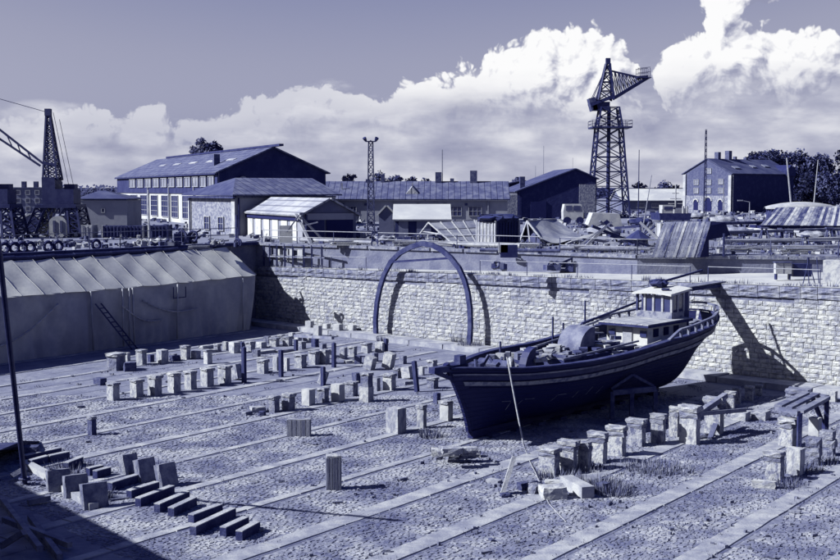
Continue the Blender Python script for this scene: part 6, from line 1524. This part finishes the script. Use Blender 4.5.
for i, px in enumerate((803, 809, 815, 819)):
    p = Q(px, 284, 62.5); mb = MB(); mb.tube((p.x, p.y, 5.1), (p.x + rnd.uniform(-.5, .5), p.y, 6.5), .03, 5); single('bare_stem', f'{ORD[i]} bare dark stem from the left growing beside the pale block on the terrace', 'plant', mb, M['bark'], world=True)
t = thing('electric_box', 'white sign box on a dark stand right of the arch on the quay', 'box', P(503, 258, 6)); mb = MB(); mb.box(0, 0, .55, .55, .2, .45); part('body', mb, M['white'], t); mb = MB(); mb.box(.35, .1, .4, 1.0, .4, .75); part('stand', mb, M['steel'], t)
# machinery on the terrace behind the arch and the boat
def scrap(px, py, w, h, label, mix, Z=None, name='machinery_heap', Y=None, n=9, cat='machinery'):
    p = P(px, py, 6) if Z is None else P(px, py, Z); sc = p.y / 1200; W_, H_ = w * sc, h * sc; p = p if Z is None else p + N_ * 1.3; t = thing(name, label, cat, p, rnd.uniform(-.4, .4))
    for k in range(n):
        mb = MB(); s = rnd.random()
        if s < .45: x_ = rnd.uniform(-W_ / 2, W_ / 4); z_ = H_ * rnd.uniform(.05, .6); mb.bar((x_, rnd.uniform(-.35, .35), z_), (x_ + W_ * rnd.uniform(.15, .5), rnd.uniform(-.35, .35), z_ + H_ * rnd.choice((0, .05, .1, .35))), .1, .12); nm = 'strut'
        elif s < .8: mb.box(rnd.uniform(-W_ / 2.4, W_ / 2.4), rnd.uniform(-.3, .3), H_ * .25, W_ * rnd.uniform(.15, .35), .5, H_ * rnd.uniform(.3, .6), rz=rnd.uniform(-.4, .4)); nm = 'casing'
        else: mb.ring((rnd.uniform(-W_ / 3, W_ / 3), -.2, H_ * .4), (.3, 1, 0), H_ * .25, H_ * .06, 12, 5); nm = 'flywheel'
        part(nm, mb, M[rnd.choice(mix)], t)
    return t
dk, md, lt = ['timber', 'rust', 'steel'], ['rust', 'plank', 'timber', 'rail'], ['wood', 'plank', 'white', 'rail']
for (px, py, w, h, lb, mix, Z, n) in [
    (432, 271, 46, 15, 'dark machinery frame on the ledge inside the arch', dk, 4.7, 14), (548, 275, 30, 15, 'dark winch frame on the ledge behind the bow of the boat', dk, 4.9, 12), (486, 273, 26, 13, 'dark low engine block on the ledge right of the arch', dk, 4.8, 8), (322, 268, 26, 14, 'knot of dark pipes on the ledge left of the arch', dk, 4.5, 12),
    (525, 270, 16, 18, 'pale stained tank stand on the ledge behind the bow', lt, 4.9, 7), (460, 262, 18, 8, 'pale machine part at the foot of the upper wall near the arch', lt, 4.8, 5),
    (407, 241, 26, 9, 'mixed scrap in front of the white roofed shed', md, None, 9), (436, 242, 22, 10, 'low scrap inside the open glazed frame', md, None, 8), (363, 239, 24, 10, 'pale boards and scrap left of the white roofed shed', lt, None, 9), (330, 241, 14, 8, 'small pile of light boards right of the board frame', lt, None, 6),
    (460, 249, 22, 6, 'row of low pipe pieces before the glazed frame', md, None, 7), (356, 222, 12, 14, 'pale shrouded gear beside the corrugated shed gable', lt, None, 5), (508, 252, 12, 5, 'small crate pile by the container foot', md, None, 4),
    (170, 247, 20, 12, 'machine with round casings before the workshop hall', md, None, 8), (188, 244, 24, 20, 'tall dark frame machine before the workshop hall', dk, None, 13), (205, 249, 18, 9, 'dark wheeled gear behind the tent ridge', dk, None, 7), (220, 246, 18, 11, 'pale engine box by the stone workshop', lt, None, 7), (140, 247, 16, 12, 'pale bundle of gear near the tall pale post', lt, None, 7),
    (125, 248, 16, 9, 'striped pallet stack behind the tent ridge', md, None, 6), (100, 248, 22, 7, 'low litter of parts behind the railing in the middle left', md, None, 7), (72, 247, 18, 9, 'heap of chains and boxes near the crane foot', dk, None, 7), (40, 246, 20, 9, 'pale heap of fittings left of the crane foot', lt, None, 7), (15, 246, 18, 10, 'dark heap of gear at the left edge of the quay', dk, None, 7), (237, 248, 12, 14, 'figure like bollard with round head near the tent end', dk, None, 4), (252, 238, 16, 6, 'white bags lying before the corrugated shed', lt, None, 5), (270, 238, 18, 7, 'pale low boxes under the corrugated shed wall', lt, None, 5),
    (735, 247, 16, 7, 'scrap ribs right of the striped shelter', md, None, 7), (760, 250, 26, 6, 'pale planks heap among the pipes', lt, None, 6), (790, 250, 24, 6, 'rusty heap below the pipes', md, None, 7), (822, 247, 26, 8, 'dark heap at the right end of the pipes', dk, None, 8), (833, 240, 16, 6, 'small dark cluster under the striped roof', dk, None, 5), (742, 229, 20, 9, 'bushy scrap below the street lamp', md, None, 7), (708, 217, 20, 6, 'pale stones before the brick house', lt, None, 5),
    (578, 228, 14, 8, 'dark bushes of scrap under the truck', dk, None, 6), (590, 244, 18, 8, 'wheel and axle scrap left of the timber heap', dk, None, 7), (648, 232, 22, 10, 'row of pale drums left of the white box', lt, None, 7), (655, 250, 14, 5, 'low trailer frame with wheel before the striped shelter', dk, None, 5), (500, 233, 14, 7, 'dark gear behind the container', dk, None, 5), (617, 252, 30, 5, 'fallen fence slats along the edge behind the boat', lt, None, 9)]:
    scrap(px, py - (3 if Z else 0), w, h, lb, mix, Z, n=n)
def covered_boat(px, py, w, h, label, m='tarp_l', yaw=0, ends=.7):
    p = P(px, py, 6); sc = p.y / 1200; L2, H2 = w * sc, h * sc; t = thing('covered_boat', label, 'covered boat', p, yaw, None)
    mb = MB(); mb.smooth = False; sd_ = rnd.uniform(0, 9)
    mb.grid(lambda i, j: ((i - .5) * L2, math.cos(math.pi * j) * .28 * L2 * math.sin(math.pi * (i * .9 + .05)) ** ends, .3 + (H2 - .3) * max(0, 1 - abs(j * 2 - 1)) ** .8 * (.7 + .3 * math.sin(math.pi * i)) + .05 * math.sin(i * 17 + sd_) + .03 * math.sin(j * 20 + i * 9)), 14, 8); part('cover', mb, M[m], t)
    mb = MB(); mb.grid(lambda i, j: ((i - .5) * L2 * .94, math.cos(math.pi * j) * .25 * L2 * math.sin(math.pi * (i * .9 + .05)) ** ends, .45 - .4 * math.sin(math.pi * j)), 14, 6); part('hull', mb, M['rust'], t)
    for x in (-.25, .25):
        mb = MB(); mb.box(x * L2, 0, .12, .25, .35 * L2, .24); part('cradle', mb, M['timber'], t)
for (px, py, w, h, lb, m_, yw) in [(345, 240, 30, 10, 'small covered boat behind the railing left of the lamp mast', 'tarp_d', .1), (466, 236, 26, 9, 'dark covered boat behind the glazed frame', 'tarp_d', -.2), (548, 234, 30, 9, 'pale covered boat behind the canvas canopy', 'tarp_l', .2), (604, 236, 34, 10, 'grey covered boat before the foot of the tower crane', 'tarp_l', -.1),
        (640, 226, 26, 8, 'dark covered boat right of the tower crane foot', 'tarp_d', .3), (628, 244, 30, 9, 'pale covered boat among the crossed timbers', 'tarp_l', .5), (738, 236, 30, 9, 'pale covered boat right of the striped shelter', 'tarp_l', -.3), (776, 228, 34, 9, 'dark covered boat just under the striped roof', 'tarp_d', .1), (722, 224, 26, 8, 'small grey covered boat below the brick house gable', 'tarp_l', .1), (812, 240, 34, 9, 'long grey covered boat behind the pipes at the right edge', 'tarp_l', .05), (696, 219, 18, 6, 'tiny pale covered boat by the grey cabin', 'tarp_l', 0), (160, 246, 20, 8, 'low covered boat before the dark box container', 'tarp_l', .2), (385, 243, 20, 7, 'small pale covered boat before the gabled kiosk', 'tarp_l', -.2)]:
    covered_boat(px, py, w, h, lb, m_, yw)
for (px, py, w, n, lb, yw) in [(528, 249, 24, 9, 'low stack of long boards before the grey canopy', .05), (592, 252, 30, 9, 'stack of boards close to the quay edge behind the boat', .0), (408, 247, 22, 8, 'stack of boards left of the glazed frame', .1), (735, 252, 28, 9, 'stack of boards right below the striped shelter', .0), (800, 254, 40, 10, 'long stack of boards close to the quay edge at right', .0), (345, 246, 26, 8, 'stack of boards at the quay edge left of the arch', .05), (200, 250, 20, 7, 'stack of boards behind the tent ridge', .2)]:
    p = P(px, py, 6); sc = p.y / 1200; t = thing('board_stack', lb, 'board stack', p, yw)
    for k in range(n):
        mb = MB(); mb.box(rnd.uniform(-.3, .3), (k % 3) * .28 - .28, .1 + (k // 3) * .13, w * sc * rnd.uniform(.8, 1.1), .24, .09, rz=rnd.uniform(-.04, .04)); part('board', mb, M[rnd.choice(['wood', 'plank', 'wood'])], t)
# loose litter over the quay
lm = MB(); lw_ = MB()
for _ in range(2600):
    px, py = rnd.uniform(0, 850), 190 + 22 + rnd.random() ** 1.2 * 46; p = P(px, py, 6)
    ok_ = True
    for q in (UP,):
        for a_, b_ in zip(UP, UP[1:]):
            k = (px - 420) / 1200; d = b_ - a_; den = d.x - k * d.y
            s = (k * a_.y - a_.x) / den if abs(den) > 1e-6 else -1
            if 0 <= s <= 1 and p.y < (a_ + d * s).y + .5: ok_ = False
    if not ok_: continue
    sc = p.y / 1200
    (lm if rnd.random() < .55 else lw_).box(p.x, p.y, 6 + .2 * rnd.random(), sc * rnd.uniform(1, 6), sc * rnd.uniform(1, 3), sc * rnd.uniform(1, 4), rz=rnd.uniform(0, 3.1), rx=rnd.uniform(-.3, .3))
link('quay_scrap', lm.mesh('quay_scrap', M['rust']), kind='stuff', label='dark small scrap strewn over the quay')
link('quay_offcuts', lw_.mesh('quay_offcuts', M['wood']), kind='stuff', label='pale offcuts and rubbish strewn over the quay')
gm = MB()
for _ in range(700):
    px, py = rnd.uniform(260, 850), 190 + 25 + rnd.random() * 42; p = P(px, py, 6); 
    ok_ = all(True for _q in ())
    k = (px - 420) / 1200
    bad = False
    for a_, b_ in zip(UP, UP[1:]):
        d = b_ - a_; den = d.x - k * d.y; s = (k * a_.y - a_.x) / den if abs(den) > 1e-6 else -1
        if 0 <= s <= 1 and p.y < (a_ + d * s).y + .3: bad = True
    if not bad: blades(gm, (p.x, p.y, 6), 14, rnd.uniform(.2, .6), rnd.uniform(.3, 1.0))
for i in range(120):
    t_ = rnd.uniform(T0, T1); blades(gm, wallpt(t_, rnd.uniform(.1, .6), ztop(t_)), 12, rnd.uniform(.12, .35), .3)
link('quay_weeds', gm.mesh('quay_weeds', M['grass']), kind='stuff', label='weeds growing over the quay and along the wall top')
